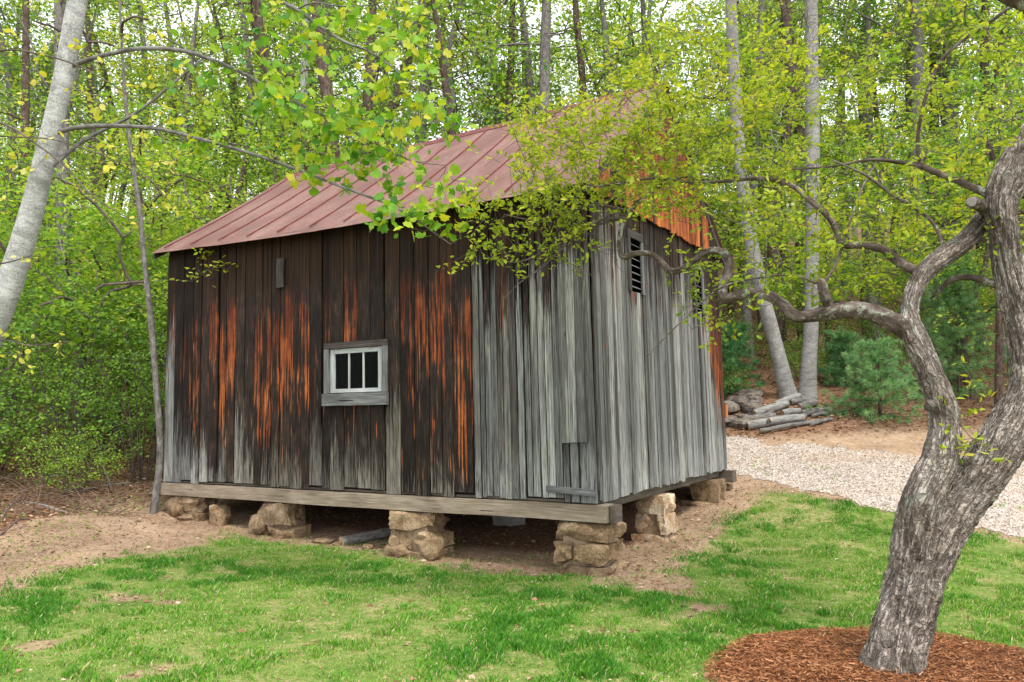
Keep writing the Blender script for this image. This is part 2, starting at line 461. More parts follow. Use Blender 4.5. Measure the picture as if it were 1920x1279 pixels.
M['leaf_lobed'] = leaf_material('lobed_leaf', [(0.0, (0.07, 0.24, 0.03)), (0.5, (0.20, 0.40, 0.03)), (0.85, (0.40, 0.50, 0.035)), (1.0, (0.52, 0.52, 0.05))], 0.5)
M['leaf_bush'] = leaf_material('thicket_leaf', [(0.0, (0.07, 0.18, 0.028)), (0.5, (0.16, 0.32, 0.04)), (0.85, (0.24, 0.42, 0.05)), (1.0, (0.40, 0.50, 0.07))], 0.5, 0.3, 0.4)
M['leaf_yellow'] = leaf_material('pale_yellow_leaf', [(0.0, (0.38, 0.42, 0.04)), (0.6, (0.55, 0.53, 0.06)), (1.0, (0.62, 0.60, 0.24))])
M['needle'] = leaf_material('pine_needle', [(0.0, (0.05, 0.16, 0.06)), (0.5, (0.12, 0.30, 0.11)), (1.0, (0.28, 0.46, 0.20))], 0.4)
M['grass'] = leaf_material('grass_blade', [(0.0, (0.035, 0.16, 0.012)), (0.35, (0.085, 0.27, 0.018)), (0.62, (0.19, 0.37, 0.028)), (0.8, (0.33, 0.42, 0.075)), (0.9, (0.46, 0.40, 0.22)), (1.0, (0.60, 0.50, 0.33))], 0.3)
M['litter'] = leaf_material('dead_leaf', [(0.0, (0.07, 0.035, 0.02)), (0.5, (0.22, 0.115, 0.06)), (0.85, (0.38, 0.23, 0.14)), (1.0, (0.50, 0.38, 0.28))], 0.15, 0.15)
M['mulch_chip'] = leaf_material('mulch_chip', [(0.0, (0.08, 0.026, 0.011)), (0.5, (0.22, 0.080, 0.030)), (1.0, (0.42, 0.21, 0.10))], 0.02, 0.1)

# ------------------------------------------------------------------ the ground
KX0, KY0 = 0.9015, 8.6523
DL0 = np.array([-math.cos(AZ), math.sin(AZ)]); DR0 = np.array([math.sin(AZ), math.cos(AZ)])
CP = np.array([(0, -12, -.1), (-12, -12, -.1), (12, -12, -.1), (0, 3, -.03), (-4, 3, -.06), (5, 3, 0), (2.4, 5.2, 0), (-2, 6, 0), (-5, 7, 0),
    (-9, 6, .1), (5, 7, .02), (9, 7, .06), (.7, 8.6, -.05), (-1.3, 9.9, -.04), (-3.4, 11.2, .05), (-5.1, 12.2, .19), (1.6, 9.8, .0), (1.95, 10.4, .03),
    (3.0, 12.3, .26), (5.2, 12.2, .42), (6.2, 10.8, .2), (6.5, 9.8, .07), (4.4, 16.4, 1.1), (6, 16, 1.0), (7.9, 15, .76), (10, 14, .62),
    (5, 17.4, 1.3), (6.3, 18.2, 1.9), (9.5, 18, 1.75), (13, 17, 1.5), (-6.2, 10.9, .2), (-7, 12.5, .33), (-9, 11, .3), (-7, 14, .62), (-9, 16, .95),
    (-13, 12, .6), (-1, 15, .55), (0, 18.5, 1.3), (-25, 10, 1.2), (25, 10, .8), (-40, -15, .6), (40, -15, 0), (-14, 20, 2.0)]
    + [(x, y, z) for x in (-70, -30, -8, 12, 35, 75) for y, z in ((26, 3.9), (40, 8.6), (70, 18), (130, 34))])
def _tps_fit(P):
    n = len(P)
    d = np.linalg.norm(P[:, None, :2] - P[None, :, :2], axis=2)
    Kk = np.where(d > 0, d * d * np.log(d + 1e-12), 0) + np.eye(n) * 0.05
    A = np.zeros((n + 3, n + 3))
    A[:n, :n] = Kk
    A[:n, n:] = np.c_[np.ones(n), P[:, :2]]
    A[n:, :n] = A[:n, n:].T
    return np.linalg.solve(A, np.r_[P[:, 2], 0, 0, 0])
TPS = _tps_fit(CP)
def ground_smooth(x, y):
    x = np.asarray(x, float); y = np.asarray(y, float)
    sh = x.shape
    x = x.ravel(); y = np.clip(y.ravel(), -40, 150)
    out = np.empty(len(x))
    for i in range(0, len(x), 20000):
        q = np.c_[x[i:i + 20000], y[i:i + 20000]]
        d2 = ((q[:, None] - CP[None, :, :2]) ** 2).sum(2) + 1e-12
        out[i:i + 20000] = (0.5 * d2 * np.log(d2)) @ TPS[:-3] + TPS[-3] + q @ TPS[-2:]
    return out.reshape(sh)
def ground_z(x, y):
    x = np.asarray(x, float); y = np.asarray(y, float)
    z = ground_smooth(x, y)
    z = z + 0.05 * (fbm(x * 0.9, y * 0.9, 3) - 0.5) + 0.035 * (fbm(x * 4, y * 4, 8) - 0.5)
    z = z + 0.16 * np.exp(-(((x + 6.0) / 1.1) ** 2 + ((y - 11.1) / 0.7) ** 2))          # spoil heap beside the corner
    far = sstep(18, 30, y)
    return z + far * 1.6 * (fbm(x * 0.12, y * 0.12, 21) - 0.5)
def gz(x, y):
    return float(ground_z(np.array([x]), np.array([y]))[0])
def gp(px, py):
    """where the sight line through a picture point meets the ground"""
    r = ray(px, py)
    k = np.linspace(3, 60, 1500)
    x, y, z = r[0] * k, r[1] * k, CAM_Z + r[2] * k
    g = ground_smooth(x, y)
    i = int(np.argmax(z < g)) if (z < g).any() else len(k) - 1
    return np.array([x[i], y[i], gz(x[i], y[i])])

def poly_in(poly, x, y):
    poly = np.asarray(poly)
    ins = np.zeros(np.shape(x), bool)
    j = len(poly) - 1
    for i in range(len(poly)):
        xi, yi = poly[i][:2]; xj, yj = poly[j][:2]
        c = ((yi > y) != (yj > y)) & (x < (xj - xi) * (y - yi) / (yj - yi + 1e-12) + xi)
        ins ^= c
        j = i
    return ins

edge_px = [(0, 1125), (60, 1092), (130, 1066), (230, 1046), (330, 1028), (450, 1012), (560, 1020), (700, 1040), (860, 1068), (1000, 1080),
           (1120, 1092), (1230, 1112), (1330, 1140), (1300, 1095), (1270, 1065), (1300, 1035), (1350, 1000), (1390, 960), (1425, 928)]
LAWN = [(-14, 5.2), (-9, 5.8)] + [tuple(gp(*p)[:2]) for p in edge_px] + \
       [tuple(gp(*p)[:2]) for p in [(1480, 925), (1560, 940), (1700, 968), (1850, 1005), (1920, 1020)]] + [(12, 8.5), (16, 6), (16, -6), (-14, -6)]
DRIVE_NEAR = [tuple(gp(*p)[:2]) for p in [(1330, 885), (1400, 898), (1460, 915), (1560, 938), (1700, 965), (1850, 1000), (1920, 1015)]] + [(9.5, 8.6), (14, 7.6), (22, 6.5)]
DRIVE_FAR = [(22, 12.2), (15, 13.2), (11, 13.9)] + [tuple(gp(*p)[:2]) for p in [(1740, 857), (1620, 842), (1500, 832), (1400, 824), (1365, 822)]] + [(1.5, 16.6), (-1.0, 16.8), (-1.0, 15.4), (1.6, 14.2)]
DRIVE = DRIVE_NEAR[::-1] and (DRIVE_NEAR + DRIVE_FAR)
MULCH_C, MULCH_R = np.array([2.45, 5.10]), 1.17
WORN = [(*gp(px, py)[:2], rr_) for px, py, rr_ in ((215, 1122, .30), (295, 1130, .20), (1335, 1140, .28), (525, 1240, .20), (810, 1262, .22), (1130, 1188, .18), (950, 1176, .12), (255, 1268, .22), (700, 1190, .12), (90, 1210, .2), (1590, 1010, .15))]
def lawn_mask(x, y, soft=0.0):
    if soft:
        rs_ = np.random.RandomState(len(x)); x = x + rs_.normal(0, soft, len(x)); y = y + rs_.normal(0, soft, len(y))
    jx = x + 0.5 * (fbm(x * 2.3, y * 2.3, 31) - 0.5) + 0.25 * (fbm(x * 9, y * 9, 33) - 0.5)
    jy = y + 0.5 * (fbm(x * 2.3, y * 2.3, 41) - 0.5) + 0.25 * (fbm(x * 9, y * 9, 43) - 0.5)
    m = poly_in(LAWN, jx, jy)
    for cx, cy, cr in WORN:
        m = m & (np.hypot(jx - cx, (jy - cy) * 1.3) > cr)
    d = np.hypot(jx - MULCH_C[0], jy - MULCH_C[1])
    return m & (d > MULCH_R - 0.02)
def drive_mask(x, y, j=0.45):
    jx = x + j * (fbm(x * 1.7, y * 1.7, 51) - 0.5)
    jy = y + j * 1.5 * (fbm(x * 1.7, y * 1.7, 61) - 0.5)
    return poly_in(DRIVE, jx, jy)

def axis(parts):
    out = []
    for a, b, n in parts:
        out += list(np.linspace(a, b, n, endpoint=False))
    return np.array(out + [parts[-1][1]])
gx = axis([(-260, -60, 12), (-60, -12, 40), (-12, -7, 50), (-7, 7, 190), (7, 13, 60), (13, 60, 40), (60, 260, 12)])
gy = axis([(-120, -10, 12), (-10, 4, 20), (4, 13, 130), (13, 19, 60), (19, 60, 90), (60, 160, 40)])
X, Y = np.meshgrid(gx, gy, indexing='ij')
Z = ground_z(X, Y)
nx, ny = X.shape
idx = np.arange(nx * ny).reshape(nx, ny)
quads = np.stack([idx[:-1, :-1], idx[1:, :-1], idx[1:, 1:], idx[:-1, 1:]], -1).reshape(-1, 4)
xr, yr = X.ravel(), Y.ravel()
zone = np.zeros((len(xr), 4)); zone[:, 3] = 1
zone[:, 0] = np.mean([lawn_mask(xr + dx, yr + dy) for dx, dy in ((0, 0), (.2, 0), (-.2, 0), (0, .2), (0, -.2), (.12, .12), (-.12, -.12))], axis=0)
litter_shade_amt = np.clip(sstep(12.2, 14.0, yr) * (1 - sstep(-5.6, -5.0, xr)) + sstep(15.5, 17.5, yr), 0, 1)
litter_shade_amt = np.maximum(litter_shade_amt, sstep(-6.4, -7.4, xr + .5 * (fbm(xr, yr, 5) - .5)) * sstep(9.4, 10.8, yr))
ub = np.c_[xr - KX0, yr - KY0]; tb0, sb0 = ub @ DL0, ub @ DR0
litter_shade_amt = np.maximum(litter_shade_amt, .75 * sstep(.5, 1.1, sb0) * sstep(0.0, .5, tb0) * (sb0 < 5.2) * (tb0 < 7.4))  # litter under the floor, also painting the shade there into the ground colour
zone[:, 1] = litter_shade_amt
t = NT('ground_soil')
P = t.n('ShaderNodeNewGeometry').outputs['Position']
zc = t.n('ShaderNodeSeparateColor', {0: t.attr('zone').outputs['Color']})
n1 = t.noise(P, 1.3, 6.0, 0.65, 0.3); n2 = t.noise(P, 14.0, 5.0, 0.7); n3 = t.noise(P, 55.0, 3.0, 0.7)
f = t.math('ADD', t.math('MULTIPLY', n1, 0.35), t.math('ADD', t.math('MULTIPLY', n2, 0.35), t.math('MULTIPLY', n3, 0.3)))
soil = t.ramp(f, [(0.36, (0.105, 0.068, 0.042)), (0.46, (0.23, 0.155, 0.098)), (0.56, (0.345, 0.24, 0.16)), (0.68, (0.50, 0.38, 0.275))])
turf = t.ramp(f, [(0.38, (0.05, 0.10, 0.018)), (0.48, (0.105, 0.17, 0.03)), (0.55, (0.22, 0.21, 0.08)), (0.63, (0.40, 0.30, 0.19))])
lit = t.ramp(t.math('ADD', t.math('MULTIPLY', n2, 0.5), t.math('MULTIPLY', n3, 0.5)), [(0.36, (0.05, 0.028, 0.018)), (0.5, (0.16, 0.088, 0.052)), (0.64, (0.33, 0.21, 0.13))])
gm = t.sm(0.35, 0.65, t.math('ADD', zc.outputs[0], t.math('MULTIPLY', t.math('SUBTRACT', n2, 0.5), 0.8)))
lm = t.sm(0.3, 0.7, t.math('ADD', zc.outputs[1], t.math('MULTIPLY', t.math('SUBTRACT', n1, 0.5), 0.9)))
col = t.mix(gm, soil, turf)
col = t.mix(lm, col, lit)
M['soil'] = t.out(col, 0.95, t.bump(f, 0.9, 0.03), 0.1)
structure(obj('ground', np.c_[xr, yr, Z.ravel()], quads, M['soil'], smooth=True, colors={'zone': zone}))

# gravel drive: a sheet laid over the ground with a ragged edge
gx = np.arange(-1.5, 20, 0.09); gy = np.arange(6, 18, 0.09)
X, Y = np.meshgrid(gx, gy, indexing='ij')
inside = drive_mask(X, Y, 0.7)
idx = np.arange(X.size).reshape(X.shape)
ok = inside[:-1, :-1] & inside[1:, :-1] & inside[1:, 1:] & inside[:-1, 1:]
q = np.stack([idx[:-1, :-1], idx[1:, :-1], idx[1:, 1:], idx[:-1, 1:]], -1)[ok]
used, inv = np.unique(q, return_inverse=True)
V = np.c_[X.ravel(), Y.ravel(), ground_z(X, Y).ravel() + 0.008][used]
t = NT('pale_gravel')
P = t.n('ShaderNodeNewGeometry').outputs['Position']
vo = t.n('ShaderNodeTexVoronoi', {'Vector': P, 'Scale': 32.0})
n1 = t.noise(P, 0.9, 5.0, 0.65); n2 = t.noise(P, 24.0, 4.0, 0.7)
vc = t.n('ShaderNodeSeparateColor', {0: vo.outputs['Color']}).outputs[0]
col = t.ramp(t.math('ADD', t.math('MULTIPLY', vc, 0.5), t.math('MULTIPLY', n2, 0.5)), [(0.2, (0.17, 0.13, 0.10)), (0.42, (0.36, 0.295, 0.24)), (0.75, (0.55, 0.48, 0.42))])
col = t.mix(t.math('MULTIPLY', t.sm(0.50, 0.66, n1), 0.6), col, (0.36, 0.25, 0.16))
M['gravel'] = t.out(col, 0.95, t.bump(vo.outputs['Distance'], 0.9, 0.03), 0.1)
structure(obj('gravel_drive', V, inv.reshape(-1, 4), M['gravel'], smooth=True))

# mulch bed: low mound
nr, na = 26, 90
rr = np.linspace(0, 1, nr); aa = np.linspace(0, 2 * np.pi, na, endpoint=False)
Rg, A = np.meshgrid(rr, aa, indexing='ij')
wob = 1 + 0.05 * np.sin(3 * A + 1) + 0.03 * np.sin(7 * A) + 0.10 * (vnoise(A * 4, A * 0, 5) - .5)
mxx = MULCH_C[0] + Rg * MULCH_R * 1.06 * wob * np.cos(A); myy = MULCH_C[1] + Rg * MULCH_R * 1.06 * wob * np.sin(A)
mzz = ground_z(mxx, myy) + 0.09 * (1 - Rg ** 2) ** 0.8 - 0.03 * (Rg ** 8) + 0.03 * (fbm(mxx * 9, myy * 9, 4) - 0.5) + 0.012
def mulch_z(x, y):
    d = np.hypot(x - MULCH_C[0], y - MULCH_C[1]) / (MULCH_R * 1.06)
    return ground_z(x, y) + np.where(d < 1, 0.09 * np.clip(1 - d ** 2, 0, 1) ** 0.8 + 0.03 * (fbm(x * 9, y * 9, 4) - 0.5) + 0.012, 0)
idx = np.arange(nr * na).reshape(nr, na)
q = np.stack([idx[:-1], idx[1:], np.roll(idx, -1, 1)[1:], np.roll(idx, -1, 1)[:-1]], -1).reshape(-1, 4)
M['mulch'] = plain('mulch_base', (0.06, 0.024, 0.012), (0.20, 0.085, 0.036), 30, 0.95, 0.8)
structure(obj('mulch_bed', np.c_[mxx.ravel(), myy.ravel(), mzz.ravel()], q, M['mulch'], smooth=True))

# ------------------------------------------------------------------ the barn
KX, KY, KZ = 0.9015, 8.6523, CAM_Z - 0.9987       # near corner, bottom edge of the siding
BL, BW, EAVE = 7.352, 5.115, 0.275
D_L = np.array([-math.cos(AZ), math.sin(AZ)]); D_R = np.array([math.sin(AZ), math.cos(AZ)])
def B(t, s, h):
    t = np.asarray(t, float); s = np.asarray(s, float); h = np.asarray(h, float)
    t2 = t + 0.03 * (h / 3.5) * (1 - t / BL)
    x = KX + D_L[0] * t2 + D_R[0] * s
    y = KY + D_L[1] * t2 + D_R[1] * s
    return np.stack(np.broadcast_arrays(x, y, KZ + h), -1)
def wall_pt(wall, a, out, h):
    if wall == 'front':
        return B(a, -np.asarray(out), h)
    if wall == 'gable':
        return B(-np.asarray(out), a, h)
    if wall == 'back':
        return B(a, BW + np.asarray(out), h)
    return B(BL + np.asarray(out), a, h)             # far gable
def eave_h(t):
    w = np.asarray(t, float) / BL
    return 3.50 + 0.085 * w - 0.055 * np.sin(np.pi * np.clip(w, 0, 1)) - 0.01
def ridge_h(t):
    w = np.asarray(t, float) / BL
    return 5.62 - 0.11 * w - 0.03 * np.sin(np.pi * np.clip(w, 0, 1))
def roof_h(t, s):
    s = np.minimum(s, BW - np.asarray(s, float))
    w = (s + EAVE) / (BW / 2 + EAVE)
    return eave_h(t) + (ridge_h(t) - eave_h(t)) * w - 0.05 * 4 * w * (1 - w)

rb = random.Random(11)
barn = thing('wooden_barn', 'old raised plank barn with red metal roof and scorched orange and silver siding', 'barn', tuple(B(BL / 2, BW / 2, -0.2)))

BOX_F = lambda n: np.array([[4 * k + i, 4 * k + (i + 1) % 4, 4 * k + 4 + (i + 1) % 4, 4 * k + 4 + i] for k in range(n) for i in range(4)]
                           + [[3, 2, 1, 0], [4 * n, 4 * n + 1, 4 * n + 2, 4 * n + 3]])
def board(parent, wall, a0, a1, h0, h1, out0, thick, mat, wear=(0, 0, 0), name='plank', nseg=4, wob=0.004, h1b=None, h0b=None, lean=0.0, vertical=True):
    """one board on a wall: a0..a1 along the wall, h0..h1 up it; top may be cut on a slope (h1 at a0, h1b at a1)"""
    h1b = h1 if h1b is None else h1b
    h0b = h0 if h0b is None else h0b
    rnd = rb.random()
    V, UV = [], []
    for k in range(nseg + 1):
        w = k / nseg
        e0 = a0 + rb.uniform(-wob, wob) + lean * w; e1 = a1 + rb.uniform(-wob, wob) + lean * w
        oo = out0 + rb.uniform(-wob, wob) * 0.5
        for (e, o, s) in ((e0, oo, 0), (e1, oo, 1), (e1, oo + thick, 1), (e0, oo + thick, 0)):
            if vertical:
                hh = (h0 + (h1 - h0) * w) if s == 0 else (h0b + (h1b - h0b) * w)
                V.append(wall_pt(wall, e, o, hh)); UV.append((e + o * 0.5, hh))
            else:
                pass
    if wall in ('gable', 'back'):
        fcs = BOX_F(nseg)[:, ::-1]
    else:
        fcs = BOX_F(nseg)
    UV = np.array(UV)
    if mat is not M['siding']:
        UV = UV[:, ::-1] + rnd * 7.0 if (h1 - h0) > (a1 - a0) else UV + rnd * 7.0
    wc = np.tile(np.array([wear[0], wear[1], wear[2], rnd]), (len(V), 1))
    return obj(name, np.array(V), fcs, mat, parent, uv=UV, colors={'wear': wc})

def hbeam(parent, name, pts_fn, n, mat):
    """a long timber: pts_fn(w) -> 4 corner points of the section at fraction w"""
    V, UV = [], []
    L = 0.0; prev = None
    for k in range(n + 1):
        P4 = [np.asarray(p, float) for p in pts_fn(k / n)]
        c = sum(P4) / 4
        L += 0 if prev is None else float(np.linalg.norm(c - prev)); prev = c
        per = 0
        for i, p in enumerate(P4):
            V.append(p); UV.append((L, per)); per += float(np.linalg.norm(P4[(i + 1) % 4] - p))
    return obj(name, np.array(V), BOX_F(n), mat, parent, uv=np.array(UV))

# long wall ------------------------------------------------------------------
bounds = [BL]
while bounds[-1] > 3.88 + 0.30:
    bounds.append(bounds[-1] - rb.uniform(0.155, 0.235))
bounds = [b for b in bounds if b > 3.88 + 0.1] + [3.88, 3.63, 3.40, 3.17, 2.93]
while bounds[-1] > 1.57 + 0.32:
    bounds.append(bounds[-1] - rb.uniform(0.17, 0.26))
bounds = [b for b in bounds if b > 1.57 + 0.10 or b >= 2.93] + [1.57]
n_wide = len(bounds) - 1
while bounds[-1] > 0.10:
    bounds.append(bounds[-1] - rb.uniform(0.078, 0.108))
bounds[-1] = -0.022
for i in range(len(bounds) - 1):
    b, a = bounds[i], bounds[i + 1]
    mid = (a + b) / 2
    gap = rb.choice([0.005, 0.007, 0.009, 0.013])
    if i < n_wide:
        left = max(0.0, (mid - 5.2) / 2.15)
        org = rb.choice([0.1, 0.25, 0.42, 0.52, 0.62, 0.72]) * (1.0 - 0.25 * left)
        grh = -0.03 + 0.22 * left ** 1.2 + rb.uniform(-0.06, 0.06)
        if rb.random() < 0.12:
            org, grh = 0.0, rb.uniform(0.15, 0.30)
        if i == 0:
            grh = 0.48
        if i == n_wide - 1 or 1.6 < mid < 2.6:
            org = max(min(org, 0.75), 0.55); grh = rb.uniform(-0.12, 0.02)
        wear = (org, grh + rb.choice([-0.07, -0.03, 0.0, 0.03, 0.06]), min(1.0, left * 1.3) if i else 1.0)
        hb = rb.uniform(-0.040, 0.030)
    else:
        wear = (rb.uniform(0, .35), 0.55 + rb.uniform(-0.10, 0.10), 1)
        hb = rb.uniform(-0.028, 0.022)
    oo = rb.uniform(0.0, 0.022 if i < n_wide else 0.010)
    top = float(roof_h(mid, 0.0)) - 0.035
    lean = 0.0 if i < n_wide else 0.02 * (1 - mid / 1.6)
    if a >= 2.92 and b <= 3.89:
        board(barn, 'front', a + gap, b - gap, hb, 1.20, oo, 0.024, M['siding'], (wear[0], rb.choice([.02, .08, -.03, .10]), 0))
        board(barn, 'front', a + gap, b - gap, 1.90, top, oo, 0.024, M['siding'], wear)
    else:
        board(barn, 'front', a + gap, b - gap, hb, top, oo, 0.024, M['siding'], wear, lean=lean, nseg=5, wob=0.005)
# doubled short boards at the near corner, with their cleat
for a, b in ((0.085, 0.185), (0.19, 0.285), (0.29, 0.39)):
    board(barn, 'front', a, b, 0.63 + rb.uniform(-.006, .012), 3.35, 0.036, 0.018, M['siding'], (0.1, 0.66 + rb.uniform(-.06, .1), 1))
c = board(barn, 'front', -0.015, 0.585, 0.055, 0.125, 0.050, 0.03, M['frame_grey'], name='cleat', h0b=0.085, h1b=0.155, nseg=1)
board(barn, 'front', 4.75, 4.885, 2.79, 3.21, 0.048, 0.022, M['frame_dark'], name='patch_board')
# left corner post edge
board(barn, 'front', BL - 0.01, BL + 0.03, -0.03, 3.55, -0.10, 0.125, M['siding'], (0.2, 0.45, 1), name='corner_board')

# window ------------------------------------------------------------------
def pc(name, a0, a1, h0, h1, out, th, mat, parent):
    return board(parent, 'front', a0, a1, h0, h1, out, th, mat, name=name, nseg=1, wob=0.002)
win = pc('window', 2.86, 3.955, 1.86, 1.94, 0.050, 0.030, M['frame_dark'], barn)      # head board carries the rest
win.name = 'window'
pc('frame', 3.868, 3.955, 1.262, 1.857, 0.050, 0.028, M['frame_grey'], win)
pc('frame', 2.862, 2.948, 1.262, 1.857, 0.050, 0.028, M['frame_grey'], win)
pc('sill', 2.855, 3.972, 1.095, 1.258, 0.050, 0.048, M['frame_grey'], win)
pc('sash_stile', 3.785, 3.864, 1.268, 1.852, 0.018, 0.030, M['sash'], win)
pc('sash_stile', 2.952, 3.030, 1.268, 1.852, 0.018, 0.030, M['sash'], win)
pc('sash_rail', 3.033, 3.782, 1.790, 1.852, 0.018, 0.030, M['sash'], win)
pc('sash_rail', 3.033, 3.782, 1.268, 1.318, 0.018, 0.030, M['sash'], win)
for m in (3.285, 3.535):
    pc('muntin', m - 0.012, m + 0.012, 1.320, 1.788, 0.020, 0.022, M['sash'], win)
for a, b in ((3.033, 3.273), (3.297, 3.523), (3.547, 3.782)):
    pc('pane', a, b, 1.320, 1.788, 0.026, 0.003, M['glass'], win)
for a in (3.15, 3.72):
    pc('hinge', a - 0.03, a + 0.03, 1.848, 1.868, 0.060, 0.012, M['iron'], win)

# gable wall, lower -----------------------------------------------------------
LV = [(1.07, 1.50), (3.72, 4.10)]
sb = [0.0]
marks = sorted([v for p in LV for v in p] + [BW])
for m in marks:
    while sb[-1] < m - 0.17:
        sb.append(sb[-1] + rb.uniform(0.085, 0.145))
    if m - sb[-1] < 0.06:
        sb[-1] = m
    else:
        sb.append(m)
for i in range(len(sb) - 1):
    a, b = sb[i], sb[i + 1]
    mid = (a + b) / 2
    f = mid / BW
    gap = rb.choice([0.004, 0.006, 0.009])
    wear = (rb.uniform(0.45, 0.85), 0.74 - 0.12 * f + rb.uniform(-0.10, 0.08), 1)
    if mid > 4.35:
        wear = (0.75, 0.33 - 0.22 * (mid - 4.35) + rb.uniform(-.04, .04), 1)
    hb = rb.uniform(-0.03, 0.01)
    top = min(3.53, float(roof_h(0, mid)) - 0.05)
    oo = rb.uniform(0.0, 0.020)
    in_louver = any(a >= p - 1e-6 and b <= q + 1e-6 for p, q in LV)
    if in_louver:
        board(barn, 'gable', a + gap, b - gap, hb, 2.455, oo, 0.024, M['siding'], wear)
        board(barn, 'gable', a + gap, b - gap, 3.16, top, oo, 0.024, M['siding'], wear)
    else:
        board(barn, 'gable', a + gap, b - gap, hb, top, oo, 0.024, M['siding'], wear, nseg=5)
for p, q in LV:
    lv = board(barn, 'gable', p - 0.05, q + 0.03, 3.12, 3.22, 0.046, 0.02, M['frame_dark'], name='louver', nseg=1)
    board(lv, 'gable', p - 0.045, p + 0.03, 2.44, 3.117, 0.040, 0.024, M['frame_dark'], name='frame', nseg=1)
    board(lv, 'gable', q - 0.03, q + 0.04, 2.44, 3.117, 0.040, 0.024, M['frame_grey'], name='frame', nseg=1)
    for k in range(7):
        h = 2.50 + k * 0.09
        V = [wall_pt('gable', p_, o_, h_) for (p_, o_, h_) in
             ((p + .031, .035, h), (q - .031, .035, h), (q - .031, .050, h), (p + .031, .050, h),
              (p + .031, -.035, h + .05), (q - .031, -.035, h + .05), (q - .031, -.02, h + .05), (p + .031, -.02, h + .05))]
        obj('slat', np.array(V), BOX_F(1)[:, ::-1], M['frame_grey'], lv, uv=np.random.RandomState(k).rand(8, 2) * 3)
# gable wall, upper, lapping over the lower boards
s_lo = next(s for s in np.linspace(0, 2, 400) if roof_h(0, s) > 3.62)
s_hi = BW - s_lo
x = s_lo + 0.02
while x < s_hi - 0.05:
    b = min(x + rb.uniform(0.09, 0.16), s_hi)
    ta, tb = float(roof_h(-.04, x)) - 0.045, float(roof_h(-.04, b)) - 0.045
    far = (x - s_lo) / (s_hi - s_lo)
    org = rb.choice([1.0, 1.0, 0.95, 1.0, 0.6, 1.0]) if far < 0.86 else 0.5
    board(barn, 'gable', x + 0.003, b - 0.003, 3.47 + rb.uniform(-.02, .02), ta, 0.054 + rb.uniform(0, .01), 0.024, M['siding'], (org, 0.0, 0),
          h1b=tb, nseg=3)
    x = b
board(barn, 'gable', BW - 0.03, BW + 0.05, 0.82, 1.03, 0.036, 0.03, M['orange_board'], name='corner_block', nseg=1)
# hidden sides
x = 0.0
while x < BL:
    b = min(x + 0.46, BL)
    board(barn, 'back', x, b - 0.004, -0.02, float(roof_h((x + b) / 2, BW)) - 0.05, 0.0, 0.024, M['siding'], (0.4, 0.3, 1), nseg=1, wob=0.0)
    x = b
x = 0.0
while x < BW:
    b = min(x + 0.43, BW)
    board(barn, 'far', x, b - 0.004, -0.02, float(roof_h(BL, x)) - 0.06, 0.0, 0.024, M['siding'], (0.4, 0.3, 1), nseg=1, wob=0.0,
          h1b=float(roof_h(BL, b)) - 0.06)
    x = b
# sills, joists, floor ---------------------------------------------------------
rs = np.random.RandomState(4)
def front_sill(w):
    t = 7.44 - w * 7.56
    j = 0.004 * math.sin(9 * w) + 0.003 * math.sin(23 * w + 1)
    return [B(t, 0.19, -.225 + j), B(t, -0.055 + j * .5, -.225 + j), B(t, -0.055 + j * .4, -.043 + j * .6), B(t, 0.19, -.043)]
hbeam(barn, 'sill_beam', front_sill, 16, M['beam'])
def gable_sill(w):
    s = 0.195 + w * (BW - 0.02)
    return [B(0.33, s, -.125), B(0.06, s, -.125), B(0.06, s, -.035), B(0.33, s, -.035)]
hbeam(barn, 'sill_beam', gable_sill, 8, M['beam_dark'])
def sill_end(w):
    s = 0.02 + w * 0.2
    return [B(-.195, s, -.23), B(-.13, s, -.23), B(-.13, s, -.05), B(-.195, s, -.05)]
hbeam(barn, 'beam_end', sill_end, 1, M['beam_dark'])
def back_sill(w):
    t = 7.44 - w * 7.60
    return [B(t, BW + .03, -.22), B(t, BW - .2, -.22), B(t, BW - .2, -.035), B(t, BW + .03, -.035)]
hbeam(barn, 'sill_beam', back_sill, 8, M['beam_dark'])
for k in range(1, 9):
    t0 = k * BL / 9
    def joist(w, t0=t0):
        s = 0.21 + w * (BW - 0.43)
        return [B(t0 + .07, s, -.20), B(t0 - .07, s, -.20), B(t0 - .07, s, -.06), B(t0 + .07, s, -.06)]
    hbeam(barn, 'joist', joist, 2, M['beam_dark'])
def cross(w):
    t = -0.02 + w * 1.2
    return [B(t + .34, 2.30, -.20), B(t + .34, 2.05, -.20), B(t + .34, 2.05, -.055), B(t + .34, 2.30, -.055)]
hbeam(barn, 'joist', cross, 2, M['beam_dark'])
s0 = 0.0
while s0 < BW - 0.05:
    s1 = min(s0 + 0.30, BW - 0.002)
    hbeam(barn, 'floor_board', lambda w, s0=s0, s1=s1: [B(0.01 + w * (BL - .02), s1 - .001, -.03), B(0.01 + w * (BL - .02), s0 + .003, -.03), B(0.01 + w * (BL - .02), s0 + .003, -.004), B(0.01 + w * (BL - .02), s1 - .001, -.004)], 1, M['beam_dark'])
    s0 = s1
